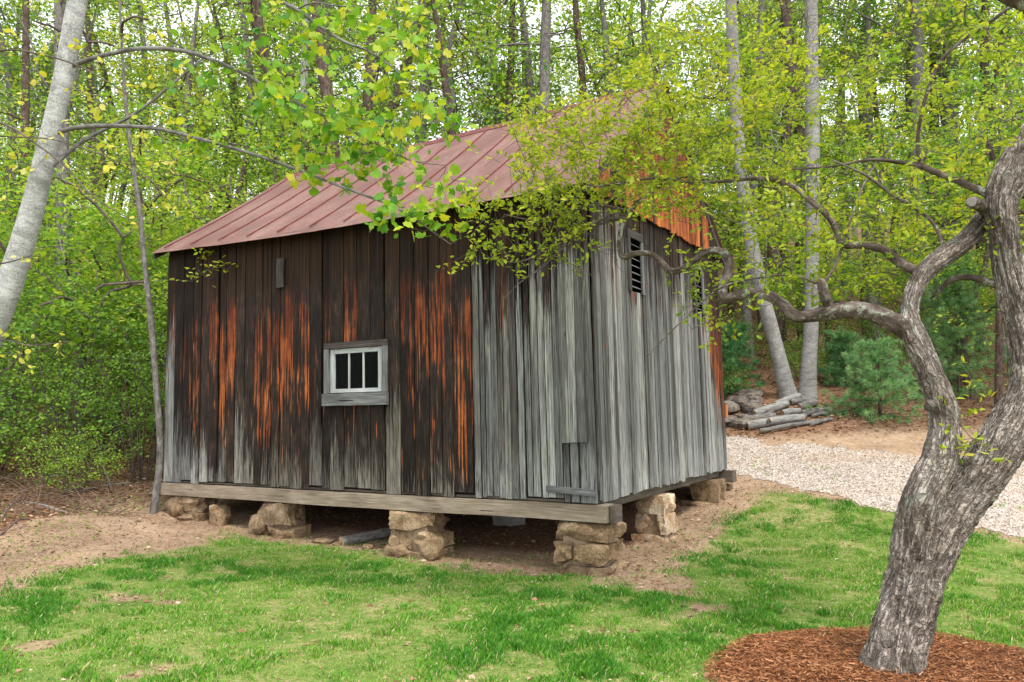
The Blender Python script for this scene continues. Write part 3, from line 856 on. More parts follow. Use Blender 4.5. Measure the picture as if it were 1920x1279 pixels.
# roof -------------------------------------------------------------------------
def slab(name, P, nrm_off, mat, parent, uv):
    n, m = P.shape[:2]
    top = P.reshape(-1, 3); bot = top - np.array([0, 0, nrm_off])
    i = np.arange(n * m).reshape(n, m); N_ = n * m
    q = np.stack([i[:-1, :-1], i[1:, :-1], i[1:, 1:], i[:-1, 1:]], -1).reshape(-1, 4)
    rim = list(i[:, 0]) + list(i[-1, 1:]) + list(i[-2::-1, -1]) + list(i[0, -2:0:-1])
    side = np.array([[rim[k], rim[k] + N_, rim[(k + 1) % len(rim)] + N_, rim[(k + 1) % len(rim)]] for k in range(len(rim))])
    return obj(name, np.r_[top, bot], np.r_[q[:, ::-1], q + N_, side], mat, parent, uv=np.r_[uv, uv], smooth=False)
T0, T1 = -0.13, BL + 0.13
seams = [T0] + [7.26 - 0.628 * k for k in range(11, -1, -1)] + [T1]
# deck first (the roof part that carries the metal), then panels and standing seams under it
def slope(side, t, w):
    """w: 0 at eave edge, 1 at ridge"""
    s = -EAVE + w * (BW / 2 + EAVE)
    if side:
        s = BW - s
    return s
deck_t = np.linspace(T0 + .04, T1 - .04, 12); deck_w = np.linspace(0.02, 0.995, 8)
roof = None
for side in (0, 1):
    Tt, Ww = np.meshgrid(deck_t, deck_w, indexing='ij')
    S = slope(side, Tt, Ww)
    P = B(Tt, S, roof_h(Tt, S) - 0.018)
    o = slab('roof' if roof is None else 'deck', P, 0.022, M['beam_dark'], barn if roof is None else roof, np.c_[Tt.ravel(), Ww.ravel() * 3])
    roof = roof or o
for side in (0, 1):
    for k in range(len(seams) - 1):
        a, b = seams[k], seams[k + 1]
        tt = np.linspace(a + 0.002, b - 0.002, 5); ww = np.linspace(0, 0.998, 12)
        Tt, Ww = np.meshgrid(tt, ww, indexing='ij')
        S = slope(side, Tt, Ww)
        buck = 0.010 * (fbm(Tt * 2.2 + 7 * side, Ww * 5 + k, 70 + k) - 0.5) * np.sin(np.pi * (Tt - a) / (b - a)) * 2
        H = roof_h(Tt, S) + buck + 0.004
        H[:, 0] -= 0.030                                                     # drip edge turned down
        slab('roof_panel', B(Tt, S, H), 0.004, M['roof'], roof, np.c_[Tt.ravel() + 20 * side, Ww.ravel() * 3.5])
        if k > 0:
            n = 12
            ws = np.linspace(0.03, 0.99, n)
            V = []
            for w in ws:
                s = float(slope(side, a, w)); h = float(roof_h(a, s))
                j = 0.006 * math.sin(w * 17 + k)
                for (dt, dh) in ((-.008, .001), (.008, .001), (.006, .022), (-.006, .022)):
                    V.append(B(a + dt + j, s, h + dh + 0.003))
            obj('seam', np.array(V), BOX_F(n - 1) if side else BOX_F(n - 1)[:, ::-1], M['seam'], roof)
V = []
for t_ in np.linspace(T0 - .02, T1, 15):
    h = float(ridge_h(t_))
    for (ds, dh) in ((-.10, -.065), (-.012, .035), (.012, .035), (.10, -.065)):
        V.append(B(t_, BW / 2 + ds, h + dh))
obj('ridge_cap', np.array(V), BOX_F(14), M['seam'], roof)
# rake boards below the roof edge at both gables
for t_e, nm in ((T0 + 0.05, 'near'), (T1 - 0.05, 'far')):
    for side in (0, 1):
        V = []
        n = 8
        for w in np.linspace(0.01, 0.985, n + 1):
            s = float(slope(side, t_e, w)); h = float(roof_h(t_e, s))
            for (dt, dh) in ((-.012, -.135), (.012, -.135), (.012, -.042), (-.012, -.042)):
                V.append(B(t_e + dt, s, h + dh))
        obj('rake_board', np.array(V), BOX_F(n), M['frame_dark'], barn, uv=np.random.RandomState(3).rand(4 * (n + 1), 2) * [0.1, 2])

# ------------------------------------------------------------------ stones and piers
def cube_sphere(n):
    V, Fc, key = [], [], {}
    def vid(p):
        k = tuple(np.round(p, 5))
        if k not in key:
            key[k] = len(V); V.append(p)
        return key[k]
    ax = [((1, 0, 0), (0, 1, 0), (0, 0, 1)), ((-1, 0, 0), (0, 0, 1), (0, 1, 0)), ((0, 1, 0), (0, 0, 1), (1, 0, 0)),
          ((0, -1, 0), (1, 0, 0), (0, 0, 1)), ((0, 0, 1), (1, 0, 0), (0, 1, 0)), ((0, 0, -1), (0, 1, 0), (1, 0, 0))]
    for c, u, v in ax:
        c, u, v = map(np.array, (c, u, v))
        for i in range(n):
            for j in range(n):
                q = [vid(c + u * (2 * (i + a) / n - 1) + v * (2 * (j + b) / n - 1)) for a, b in ((0, 0), (1, 0), (1, 1), (0, 1))]
                Fc.append(q)
    return np.array(V, float), np.array(Fc)
CSV, CSF = cube_sphere(7)
def stone_verts(center, dims, seed, boxy=0.55, rough=0.16, rot=0.0):
    sp = CSV / np.linalg.norm(CSV, axis=1)[:, None]
    p = sp * (1 - boxy) + CSV * boxy * 0.82
    rg = np.random.RandomState(seed)
    for k in range(7):                                       # shear a few flat facets off
        n = rg.normal(size=3); n /= np.linalg.norm(n)
        d = rg.uniform(0.68, 0.92)
        over = np.clip(p @ n - d, 0, None)
        p = p - over[:, None] * n * 0.85
    off = rg.rand(3) * 50
    dn = np.array([mnoise.noise(Vector(q * 1.6 + off)) + 0.5 * mnoise.noise(Vector(q * 4 + off)) for q in p])
    p = p * (1 + rough * dn)[:, None] * np.asarray(dims) / 2
    c, s = math.cos(rot), math.sin(rot)
    p = np.c_[p[:, 0] * c - p[:, 1] * s, p[:, 0] * s + p[:, 1] * c, p[:, 2]]
    return p + np.asarray(center)

def pier(label, t, s, wt, ws, z_top, mat, seed, courses, extra=()):
    """stone pier under the sill at barn coordinates (t, s)"""
    rg = random.Random(seed)
    c = B(t, s, 0); zb = gz(c[0], c[1]) - 0.12
    p = thing('stone_pier', label, 'stone pier', (c[0], c[1], zb + 0.12), 'stone piers under the barn')
    rot = math.atan2(D_L[1], D_L[0])
    H = z_top - zb
    core = stone_verts((c[0], c[1], zb + H / 2), (wt * 1.0, ws * 1.0, H * 1.10), seed, 0.9, 0.08, rot)
    core[:, 2] = np.minimum(core[:, 2], z_top - 0.004)
    obj('mortar', core, CSF, M['mortar'], p, smooth=True)
    hs = [rg.uniform(0.8, 1.25) for _ in range(courses)]
    tot = sum(hs); z = zb
    for k, h in enumerate(hs):
        hh = H * h / tot
        grow = 1.0 + 0.10 * (1 - (z - zb) / H) + rg.uniform(-.04, .04)
        v = rg.uniform(-.2, .2)
        if (k + seed) % 2:
            cells = [(-.5, .5, -.5, v), (-.5, .5, v, .5)]
        else:
            cells = [(-.5, v, -.5, .5), (v, .5, -.5, .5)]
        for (u0, u1, v0, v1) in cells:
            du, dv = (u0 + u1) / 2 * wt * grow, (v0 + v1) / 2 * ws * grow
            cc = c[:2] + D_L * du + D_R * dv
            dims = ((u1 - u0) * wt * grow * rg.uniform(1.12, 1.22), (v1 - v0) * ws * grow * rg.uniform(1.12, 1.22), hh * rg.uniform(1.06, 1.2))
            sv = stone_verts((cc[0], cc[1], z + hh / 2), dims, rg.randrange(9999), rg.uniform(.95, 1.15), 0.13, rot + rg.uniform(-.10, .10))
            sv[:, 2] = np.minimum(sv[:, 2], z_top - 0.002)
            obj('stone', sv, CSF, mat, p, smooth=True)
        z += hh
    for (du, dv, dims, dz) in extra:
        cc = c[:2] + D_L * du + D_R * dv
        g = gz(cc[0], cc[1])
        obj('stone', stone_verts((cc[0], cc[1], g + dz), dims, rg.randrange(9999), .5, .16, rot + rg.uniform(-.5, .5)), CSF, mat, p, smooth=True)
    return p
ST = KZ - 0.228
pier('tan mortared stone pier under the near corner where the two sill timbers meet', 0.20, 0.22, 0.60, 0.58, ST, M['stone'], 3, 3,
     extra=[(0.42, 0.1, (0.2, 0.22, 0.16), 0.05)])
pier('tan stone pier with a big lichen-spotted block, second from the near corner', 2.52, 0.16, 0.62, 0.50, ST, M['stone'], 5, 3,
     extra=[(-0.30, -0.16, (0.32, 0.3, 0.36), 0.12), (0.22, -0.22, (0.46, 0.26, 0.22), 0.06)])
pier('stone pier of upright brown slabs, third from the near corner', 4.98, 0.16, 0.66, 0.46, ST, M['stone'], 8, 2,
     extra=[(0.25, -0.20, (0.36, 0.22, 0.34), 0.12)])
pier('low wide stone pier under the barn corner beside the thicket', 6.95, 0.16, 0.80, 0.42, ST, M['stone'], 12, 2,
     extra=[(0.1, -.16, (0.56, .24, .26), 0.10)])
pier('pale quartz and rust stone pier midway along the louvered gable', 0.12, 2.10, 0.44, 0.44, KZ - 0.127, M['stone_white'], 21, 3)
pier('small rounded stone pier under the gable corner beside the gravel drive', 0.12, 4.45, 0.42, 0.42, KZ - 0.127, M['stone'], 27, 1)
pier('stone pier under the rear sill in the shade', 2.8, BW - 0.2, 0.6, 0.5, KZ - 0.225, M['stone_grey'], 31, 2)
pier('stone pier under the rear sill towards the thicket', 5.6, BW - 0.2, 0.6, 0.5, KZ - 0.225, M['stone_grey'], 33, 2)
# concrete block pier under the floor
c = B(2.35, 2.0, 0)
blk = stone_verts((c[0], c[1], (KZ - .21 + gz(c[0], c[1])) / 2), (0.52, 0.4, KZ - .21 - gz(c[0], c[1]) + .06), 4, 0.97, 0.01, math.atan2(D_L[1], D_L[0]))
blk[:, 2] = np.minimum(blk[:, 2], KZ - 0.204)
tag(obj('block_pier', blk, CSF, M['concrete'], base=(c[0], c[1], gz(c[0], c[1]))), 'pale concrete block pier in the shade under the barn floor', 'block pier')

def rock(name, px, py, dims, label, mat, seed, sink=0.25, group=None, pos=None):
    g = gp(px, py) if pos is None else np.array([pos[0], pos[1], gz(*pos)])
    o = obj(name, stone_verts((g[0], g[1], g[2] + dims[2] * (0.5 - sink)), dims, seed, 0.45, 0.18, seed * 1.3), CSF, mat, smooth=True, base=g)
    return tag(o, label, 'rock', group)
rock('round_stone', 413, 985, (0.34, 0.28, 0.38), 'round tan boulder standing between the two piers nearest the thicket', M['stone'], 41, 0.2)
rock('fieldstone', 357, 975, (0.4, 0.3, 0.12), 'flat stone lying at the foot of the thicket corner pier', M['stone'], 42)
rock('fieldstone', 605, 1018, (0.34, 0.24, 0.10), 'flat stone on the dirt between the second and third piers', M['stone'], 43)
rock('fieldstone', 632, 1022, (0.16, 0.12, 0.07), 'small loose stone beside the flat stone on the dirt', M['stone'], 44)
rock('fieldstone', 690, 1030, (0.20, 0.16, 0.09), 'small tan stone beside the second pier from the near corner', M['stone'], 45)
rock('red_stone', 1334, 928, (0.26, 0.2, 0.12), 'reddish stone lying beside the small rounded corner pier', M['stone'], 46)
rock('red_stone', 1364, 918, (0.20, 0.18, 0.13), 'brown stone on the drive side of the small rounded pier', M['stone'], 47)
rock('flat_slab', 1305, 945, (0.62, 0.3, 0.07), 'flat slab lying in the dirt in front of the small rounded pier', M['stone'], 48)
rr_ = random.Random(6)
for k in range(16):                                            # tumbled stone pile by the drive
    px, py = rr_.uniform(1362, 1425), rr_.uniform(738, 800)
    g = at(px, py, 17.3 + (800 - py) * 0.022)
    d = (rr_.uniform(.35, .75), rr_.uniform(.3, .5), rr_.uniform(.2, .36))
    zz = max(g[2], gz(g[0], g[1]) + 0.06)
    tag(obj('pile_stone', stone_verts((g[0], g[1], min(zz, gz(g[0], g[1]) + .35)), d, 60 + k, .5, .18, rr_.uniform(0, 3)), CSF, M['stone_grey'], smooth=True,
            base=(g[0], g[1], gz(g[0], g[1]))), 'grey-brown fieldstone in the tumbled heap behind the gable corner', 'rock', 'stones heaped beside the woodpile')
for k in range(26):                                            # dry-stacked stones seen in the dark under the floor
    t_, s_ = 5.3 + (k % 8) * 0.24 + rr_.uniform(-.05, .05), 2.6 + rr_.uniform(-.08, .08)
    c = B(t_, s_, 0); g = gz(c[0], c[1])
    tag(obj('stacked_stone', stone_verts((c[0], c[1], g + 0.05 + (k // 8) * 0.11), (0.30, 0.3, 0.13), 90 + k, .6, .15, rr_.uniform(0, 3)), CSF, M['stone_grey'], smooth=True,
            base=(c[0], c[1], g)), 'grey stone in the dry-stacked row in the dark under the barn', 'rock', 'stones stacked under the barn floor')

# ------------------------------------------------------------------ helpers: wood and leaves
def smooth_path(pts, step):
    """Catmull-Rom through rows (x, y, z, r)"""
    P = np.asarray(pts, float)
    P = np.vstack([2 * P[0] - P[1], P, 2 * P[-1] - P[-2]])
    out = []
    for i in range(1, len(P) - 2):
        n = max(1, int(np.linalg.norm(P[i + 1, :3] - P[i, :3]) / step))
        u = np.linspace(0, 1, n, endpoint=False)[:, None]
        a, b, c, d = P[i - 1], P[i], P[i + 1], P[i + 2]
        out.append(0.5 * (2 * b + (c - a) * u + (2 * a - 5 * b + 4 * c - d) * u ** 2 + (3 * b - a - 3 * c + d) * u ** 3))
    out.append(P[-2][None])
    r = np.vstack(out)
    r[:, 3] = np.maximum(r[:, 3], 0.0008)
    return r

def tube(path, sides, rough=None, cap=True):
    """path rows (x,y,z,r); parallel-transported rings; rough(angle array, length, index) -> radius factor"""
    P = path[:, :3]; r = path[:, 3]
    n = len(P)
    T = np.gradient(P, axis=0)
    T /= np.linalg.norm(T, axis=1)[:, None] + 1e-12
    ref = np.array([1.0, 0, 0]) if abs(T[0][0]) < 0.8 else np.array([0, 1.0, 0])
    U = np.zeros((n, 3))
    u = ref - T[0] * (ref @ T[0]); u /= np.linalg.norm(u)
    for i in range(n):
        u = u - T[i] * (u @ T[i]); u /= np.linalg.norm(u) + 1e-12
        U[i] = u
    W = np.cross(T, U)
    a = np.linspace(0, 2 * np.pi, sides, endpoint=False)
    Lc = np.r_[0, np.cumsum(np.linalg.norm(np.diff(P, axis=0), axis=1))]
    R = np.tile(r[:, None], (1, sides))
    if rough is not None:
        R = R * rough(np.tile(a, (n, 1)), np.tile(Lc[:, None], (1, sides)), R)
    V = P[:, None] + R[:, :, None] * (np.cos(a)[None, :, None] * U[:, None] + np.sin(a)[None, :, None] * W[:, None])
    uv = np.stack([np.abs(np.tile(a, (n, 1)) - np.pi) * r.mean(), np.tile(Lc[:, None], (1, sides))], -1)
    i = np.arange(n * sides).reshape(n, sides)
    j = np.roll(i, -1, 1)
    q = np.stack([i[:-1], j[:-1], j[1:], i[1:]], -1).reshape(-1, 4)
    V = V.reshape(-1, 3); uv = uv.reshape(-1, 2)
    tri = np.zeros((0, 3), int)
    if cap:
        V = np.r_[V, P[-1:] + T[-1:] * r[-1] * 0.4]; uv = np.r_[uv, uv[-1:]]
        e = i[-1]
        tri = np.stack([e, np.roll(e, -1), np.full(sides, n * sides)], -1)
    return V, [q, tri], uv

class Wood:
    def __init__(self):
        self.V, self.Q, self.T, self.U, self.n = [], [], [], [], 0
    def add(self, path, sides, rough=None):
        V, (q, tr), uv = tube(path, sides, rough)
        self.V.append(V); self.Q.append(q + self.n); self.T.append(tr + self.n); self.U.append(uv)
        self.n += len(V)
    def build(self, name, mat, parent):
        return obj(name, np.vstack(self.V), [np.vstack(self.Q), np.vstack(self.T)], mat, parent, uv=np.vstack(self.U), smooth=True)

OVAL = (np.array([(0, 0, 0), (.22, .17, .05), (.58, .22, .07), (1, 0, -.06), (.58, -.22, .07), (.22, -.17, .05)]), np.array([[0, 1, 2, 3], [0, 3, 4, 5]]))
DIAM = (np.array([(0, 0, 0), (.45, .32, .06), (1, 0, -.05), (.45, -.32, .06)]), np.array([[0, 1, 2], [0, 2, 3]]))
_h = [(0, 0), (.02, .30), (.20, .52), (.38, .34), (.62, .50), (.80, .26), (1.0, .20), (.93, 0)]
_lv = [(x, y, .16 * abs(y) - .08 * x * x) for x, y in _h] + [(x, -y, .16 * abs(y) - .08 * x * x) for x, y in _h[1:-1]] + [(.45, 0, 0)]
_o = list(range(0, 8)) + [13, 12, 11, 10, 9, 8]
LOBED = (np.array(_lv), np.array([[14, _o[k], _o[(k + 1) % 14]] for k in range(14)]))
ROUND = (np.array([(0, 0, 0), (.25, .30, .04), (.70, .30, .05), (1, 0, 0), (.70, -.30, .05), (.25, -.30, .04)]), np.array([[0, 1, 2, 3], [0, 3, 4, 5]]))

def leaves(name, P, D, Nr, size, tint, tpl, mat, parent):
    P = np.asarray(P, float); D = np.asarray(D, float); Nr = np.asarray(Nr, float)
    D = D / (np.linalg.norm(D, axis=1)[:, None] + 1e-9)
    S = np.cross(Nr, D); S /= np.linalg.norm(S, axis=1)[:, None] + 1e-9
    Z_ = np.cross(D, S)
    tv, tf = tpl
    k = len(tv)
    V = P[:, None] + size[:, None, None] * (tv[None, :, 0, None] * D[:, None] + tv[None, :, 1, None] * S[:, None] + tv[None, :, 2, None] * Z_[:, None])
    Fc = (np.arange(len(P)) * k)[:, None, None] + tf[None]
    tint = np.clip(np.asarray(tint, float) + 0.5 * (fbm(P[:, 0] * 1.3 + P[:, 1] * .5 + 50, P[:, 2] * 1.6 + 50, 17, 3) - .5), 0, 1)
    c = np.repeat(tint, k)
    return obj(name, V.reshape(-1, 3), Fc.reshape(-1, tf.shape[1]), mat, parent, colors={'tint': np.stack([c, c, c, np.ones_like(c)], -1)})

def colonize(rg, nodes, targets, jitter=0.12, r_tip=0.0018, r_max=0.02, sag=0.0, seg=4):
    """connect every target to the nearest wood already there; returns twig paths (x,y,z,r)"""
    N = np.array(nodes, float)
    targets = np.asarray(targets, float)
    d = np.min(np.linalg.norm(targets[:, None] - N[None], axis=2), axis=1)
    paths = []
    buf = np.zeros((len(N) + len(targets) * seg, 3)); buf[:len(N)] = N; cnt = len(N)
    for i in np.argsort(d):
        tg = targets[i]
        dd = np.linalg.norm(buf[:cnt] - tg, axis=1)
        j = int(np.argmin(dd)); L = dd[j]
        if L < 0.03:
            continue
        p0 = buf[j]
        w = np.linspace(0, 1, seg + 1)[:, None]
        bend = rg.normal(size=3) * jitter * L
        bend[2] += sag * L
        pts = p0 + (tg - p0) * w + bend * (4 * w * (1 - w)) + rg.normal(size=(seg + 1, 3)) * (0.03 if seg < 7 else 0.014) * L * (w * (1 - w)) * 4
        pts[0] = p0
        r0 = min(r_max, r_tip + 0.006 * L)
        rr = r0 + (r_tip - r0) * w[:, 0]
        paths.append(np.c_[pts, rr])
        buf[cnt:cnt + seg] = pts[1:]; cnt += seg
    return paths

def leaf_spots(rg, paths, per, spread, start=0.35, up=0.6, flat=1.0):
    """leaf bases, directions, normals scattered along the outer part of twigs"""
    P, D = [], []
    for p in paths:
        n = rg.poisson(per)
        if n == 0:
            continue
        w = start + (1 - start) * rg.rand(n) ** 0.7
        f = w * (len(p) - 1)
        i = np.minimum(f.astype(int), len(p) - 2); u = (f - i)[:, None]
        q = p[i, :3] * (1 - u) + p[i + 1, :3] * u
        ax = p[-1, :3] - p[0, :3]; ax = ax / (np.linalg.norm(ax) + 1e-9)
        dv = ax * 0.5 + rg.normal(size=(n, 3)) * np.array([1, 1, 0.5 * flat])
        P.append(q + rg.normal(size=(n, 3)) * spread * np.array([1, 1, 0.7])); D.append(dv)
    P = np.vstack(P); D = np.vstack(D)
    N_ = rg.normal(size=D.shape) * 0.55 + np.array([0, 0, up])
    return P, D, N_

def px_path(rows):
    """rows (px, py, distance, width in picture pixels) -> (x,y,z,r)"""
    out = []
    for px, py, Y, w in rows:
        p = at(px, py, Y)
        out.append((*p, w / 2 / F_PX * Y))
    return out

def bark_relief(seed, amp, ridges=9, twist=1.2, lump=0.10):
    off = seed * 7.13
    def f(a, L, R):
        out = np.empty_like(a)
        af, Lf, of = a.ravel(), L.ravel(), out.ravel()
        for i in range(len(af)):
            th = af[i] + twist * Lf[i]
            c, s = math.cos(th), math.sin(th)
            k = ridges / 6.0
            big = mnoise.noise(Vector((c * 0.9 + off, s * 0.9, Lf[i] * 2.2)))
            v = mnoise.noise(Vector((c * 2.0 * k + off, s * 2.0 * k, Lf[i] * 2.0)))
            rid = 1 - 2 * abs(v)
            fine = mnoise.noise(Vector((c * 5.5 * k + off, s * 5.5 * k, Lf[i] * 9.0)))
            fine2 = mnoise.noise(Vector((c * 11 * k + off, s * 11 * k, Lf[i] * 26.0)))
            of[i] = 1 + lump * big + amp * (rid - 0.4) + amp * 0.55 * fine + amp * 0.3 * fine2
        return out
    return f

# ------------------------------------------------------------------ the crooked fruit tree in the mulch bed
rg = np.random.RandomState(5)
base = at(1672, 1290, 5.12)
apple = thing('crooked_fruit_tree', 'gnarled forked tree with twisting limbs growing from the mulch bed', 'tree', (base[0], base[1], float(mulch_z(base[0], base[1]))))
W_ = Wood()
root_z = float(mulch_z(base[0], base[1]))
tp = px_path([(1668, 1330, 5.06, 175), (1672, 1285, 5.12, 142), (1680, 1230, 5.15, 122), (1696, 1160, 5.2, 116), (1714, 1090, 5.2, 118), (1744, 1015, 5.2, 118), (1780, 960, 5.2, 108), (1816, 922, 5.2, 98),
              (1850, 880, 5.2, 98), (1884, 825, 5.2, 92), (1914, 770, 5.22, 84), (1930, 705, 5.25, 72), (1914, 605, 5.3, 66), (1893, 515, 5.3, 59), (1881, 435, 5.3, 60), (1876, 395, 5.3, 64),
              (1884, 352, 5.3, 72), (1906, 310, 5.3, 76), (1934, 265, 5.3, 70), (1970, 210, 5.3, 60), (2020, 110, 5.3, 50), (2050, -20, 5.3, 40), (2060, -160, 5.3, 28)])
tp = [(a, b, c, d * (0.79 if c < 1.2 else 0.84) * (1 + .22 * max(0, .22 - c) / .22)) for a, b, c, d in tp]
W_.add(smooth_path(tp, 0.010), 90, bark_relief(1, 0.16, 11, 0.9, 0.15))
W_.build('trunk', M['bark_crooked'], apple)
apple_nodes = [p[:3] for p in smooth_path(tp[6:], 0.15)]
stem2 = px_path([(1704, 1070, 5.16, 72), (1714, 1000, 5.12, 82), (1733, 930, 5.10, 80), (1762, 868, 5.12, 74), (1771, 800, 5.14, 61), (1760, 748, 5.15, 55), (1744, 703, 5.16, 52), (1724, 655, 5.18, 52), (1706, 612, 5.2, 48), (1705, 580, 5.22, 38),
                 (1714, 544, 5.25, 36), (1734, 509, 5.3, 40), (1769, 481, 5.36, 44), (1808, 454, 5.42, 42), (1833, 425, 5.45, 38), (1846, 400, 5.45, 32)])
LIMBS = [('limb', stem2, 56, 0.15, 'crooked', 0.010),
 ('limb', px_path([(1712, 632, 5.19, 36), (1692, 614, 5.2, 42), (1667, 601, 5.22, 41), (1632, 585, 5.28, 37), (1589, 581, 5.36, 36), (1550, 588, 5.44, 31), (1519, 593, 5.5, 27), (1491, 593, 5.56, 27), (1470, 573, 5.62, 25), (1448, 558, 5.67, 24), (1417, 549, 5.74, 21),
   (1386, 553, 5.8, 21), (1362, 560, 5.86, 22), (1354, 543, 5.9, 22), (1363, 517, 5.95, 21), (1368, 490, 6.0, 18), (1357, 474, 6.05, 17), (1335, 470, 6.1, 17), (1313, 479, 6.18, 14), (1284, 502, 6.26, 14), (1258, 509, 6.32, 15), (1240, 492, 6.38, 13),
   (1222, 477, 6.42, 12), (1194, 475, 6.48, 12), (1172, 482, 6.54, 13), (1163, 474, 6.58, 12), (1161, 449, 6.62, 10), (1169, 417, 6.66, 11), (1182, 394, 6.7, 11), (1201, 376, 6.74, 10), (1225, 357, 6.78, 9), (1252, 341, 6.8, 8), (1290, 330, 6.8, 6), (1330, 322, 6.8, 4)]), 22, 0.10, 'limb', 0.012),
 ('limb', px_path([(1730, 512, 5.3, 20), (1703, 501, 5.34, 22), (1675, 483, 5.38, 21), (1652, 466, 5.42, 18), (1613, 460, 5.48, 16), (1583, 459, 5.52, 15), (1570, 435, 5.56, 14), (1554, 407, 5.6, 14), (1519, 376, 5.68, 13), (1488, 350, 5.76, 12), (1448, 337, 5.85, 10),
   (1405, 335, 5.95, 9), (1359, 340, 6.05, 8), (1300, 343, 6.15, 7), (1220, 335, 6.3, 6), (1160, 345, 6.4, 5), (1090, 352, 6.5, 3)]), 14, 0.08, 'limb', 0.02),
 ('limb', px_path([(1872, 372, 5.3, 20), (1843, 360, 5.34, 18), (1808, 345, 5.4, 15), (1769, 329, 5.48, 14), (1726, 311, 5.56, 12), (1691, 305, 5.64, 9), (1632, 300, 5.76, 7), (1560, 312, 5.9, 5), (1480, 318, 6.0, 4)]), 12, 0.07, 'limb', 0.02),
 ('limb', px_path([(1890, 545, 5.3, 18), (1863, 532, 5.36, 17), (1822, 520, 5.44, 15), (1785, 524, 5.5, 15), (1763, 544, 5.54, 10), (1745, 560, 5.56, 4)]), 12, 0.09, 'limb', 0.02),
 ('limb', px_path([(1726, 313, 5.56, 7), (1720, 270, 5.52, 7), (1726, 223, 5.48, 7), (1738, 175, 5.44, 7), (1763, 116, 5.4, 7), (1806, 75, 5.36, 7), (1853, 44, 5.34, 7), (1897, 12, 5.32, 8), (1950, -10, 5.3, 9)]), 8, 0.05, 'limb', 0.03),
 ('limb', px_path([(1840, -40, 5.2, 30), (1880, -10, 5.22, 32), (1925, 12, 5.25, 30), (1980, 50, 5.3, 34), (2010, 90, 5.3, 36)]), 12, 0.07, 'limb', 0.02),
 ('limb', px_path([(1772, 470, 5.36, 8), (1750, 419, 5.44, 7), (1712, 388, 5.5, 6.5), (1671, 364, 5.6, 6), (1624, 329, 5.7, 5), (1560, 300, 5.8, 3)]), 8, 0.05, 'limb', 0.03),
 ('limb', px_path([(1556, 575, 5.43, 22), (1549, 560, 5.42, 24), (1542, 536, 5.42, 21), (1538, 524, 5.42, 14)]), 14, 0.14, 'limb', 0.012),
 ('limb', px_path([(1543, 535, 5.42, 5), (1488, 517, 5.5, 4), (1437, 519, 5.6, 3.5), (1370, 532, 5.7, 3), (1323, 560, 5.8, 3), (1270, 610, 5.9, 2.4), (1212, 668, 6.0, 1.6)]), 6, 0.03, 'limb', 0.05),
 ('limb', px_path([(1545, 530, 5.42, 6), (1570, 490, 5.5, 5), (1592, 420, 5.6, 4), (1628, 330, 5.7, 3.5), (1690, 250, 5.8, 3)]), 6, 0.03, 'limb', 0.05),
 ('limb', px_path([(1850, 398, 5.36, 26), (1835, 384, 5.28, 26), (1822, 379, 5.2, 27)]), 16, 0.10, 'limb', 0.008),
 ('limb', px_path([(1862, 300, 5.35, 12), (1850, 262, 5.34, 10), (1838, 256, 5.33, 6)]), 10, 0.08, 'limb', 0.01),
 # wiry shoots that hang before the long wall
 ('limb', px_path([(1172, 410, 6.66, 8), (1130, 412, 6.6, 6), (1085, 432, 6.55, 4.5), (1040, 455, 6.5, 3.6), (1000, 482, 6.45, 3), (960, 492, 6.4, 2.4), (915, 482, 6.4, 1.8)]), 6, 0.03, 'twig', 0.05),
 ('limb', px_path([(1180, 396, 6.7, 7), (1120, 385, 6.6, 5), (1060, 398, 6.5, 4), (1000, 412, 6.4, 3), (945, 402, 6.35, 2)]), 6, 0.03, 'twig', 0.05),
 ('limb', px_path([(1165, 410, 6.66, 5), (1100, 430, 6.6, 4), (1050, 470, 6.55, 3), (1010, 505, 6.5, 2.6), (975, 530, 6.5, 2), (945, 560, 6.5, 1.4)]), 6, 0.03, 'twig', 0.05),
 ('limb', px_path([(1140, 405, 6.6, 4), (1075, 440, 6.5, 3), (1020, 500, 6.45, 2.2), (985, 520, 6.45, 1.6)]), 6, 0.03, 'twig', 0.05)]
for nm, path, sides, amp, mt, step in LIMBS:
    path = [(a, b, c, d * (0.84 if sides > 10 else 1.0)) for a, b, c, d in path]
    w = Wood()
    w.add(smooth_path(path, step), sides, bark_relief(len(path) + sides, amp, 6, 1.0, 0.10) if sides > 10 else None)
    w.build(nm, M['bark_' + mt], apple)
    apple_nodes += [p[:3] for p in smooth_path(path, 0.12)]
# healed pruning cuts: pale discs on the trunk
def disc(name, c, n, r, mat, parent, seed=0):
    n = np.asarray(n, float); n /= np.linalg.norm(n)
    u = np.cross(n, (0, 0, 1.0)); u /= np.linalg.norm(u); v = np.cross(n, u)
    a = np.linspace(0, 2 * np.pi, 18, endpoint=False)
    rr = r * (1 + 0.08 * np.sin(3 * a + seed))
    V = [c + n * 0.004] + [c + n * 0.006 + rr[k] * (u * math.cos(a[k]) + v * math.sin(a[k])) for k in range(18)] + \
        [c - n * 0.02 + 1.35 * rr[k] * (u * math.cos(a[k]) + v * math.sin(a[k])) for k in range(18)]
    t3 = np.array([[0, 1 + k, 1 + (k + 1) % 18] for k in range(18)])
    q4 = np.array([[1 + k, 19 + k, 19 + (k + 1) % 18, 1 + (k + 1) % 18] for k in range(18)])
    return obj(name, np.array(V), [t3, q4], mat, parent)
disc('pruning_scar', at(1890, 331, 5.205), at(1890, 331, 4.0) - at(1890, 331, 5.2), 0.028, M['cutwood'], apple, 1)
disc('pruning_scar', at(1822, 379, 5.19), (-0.5, -0.8, -.1), 0.028, M['cutwood'], apple, 2)
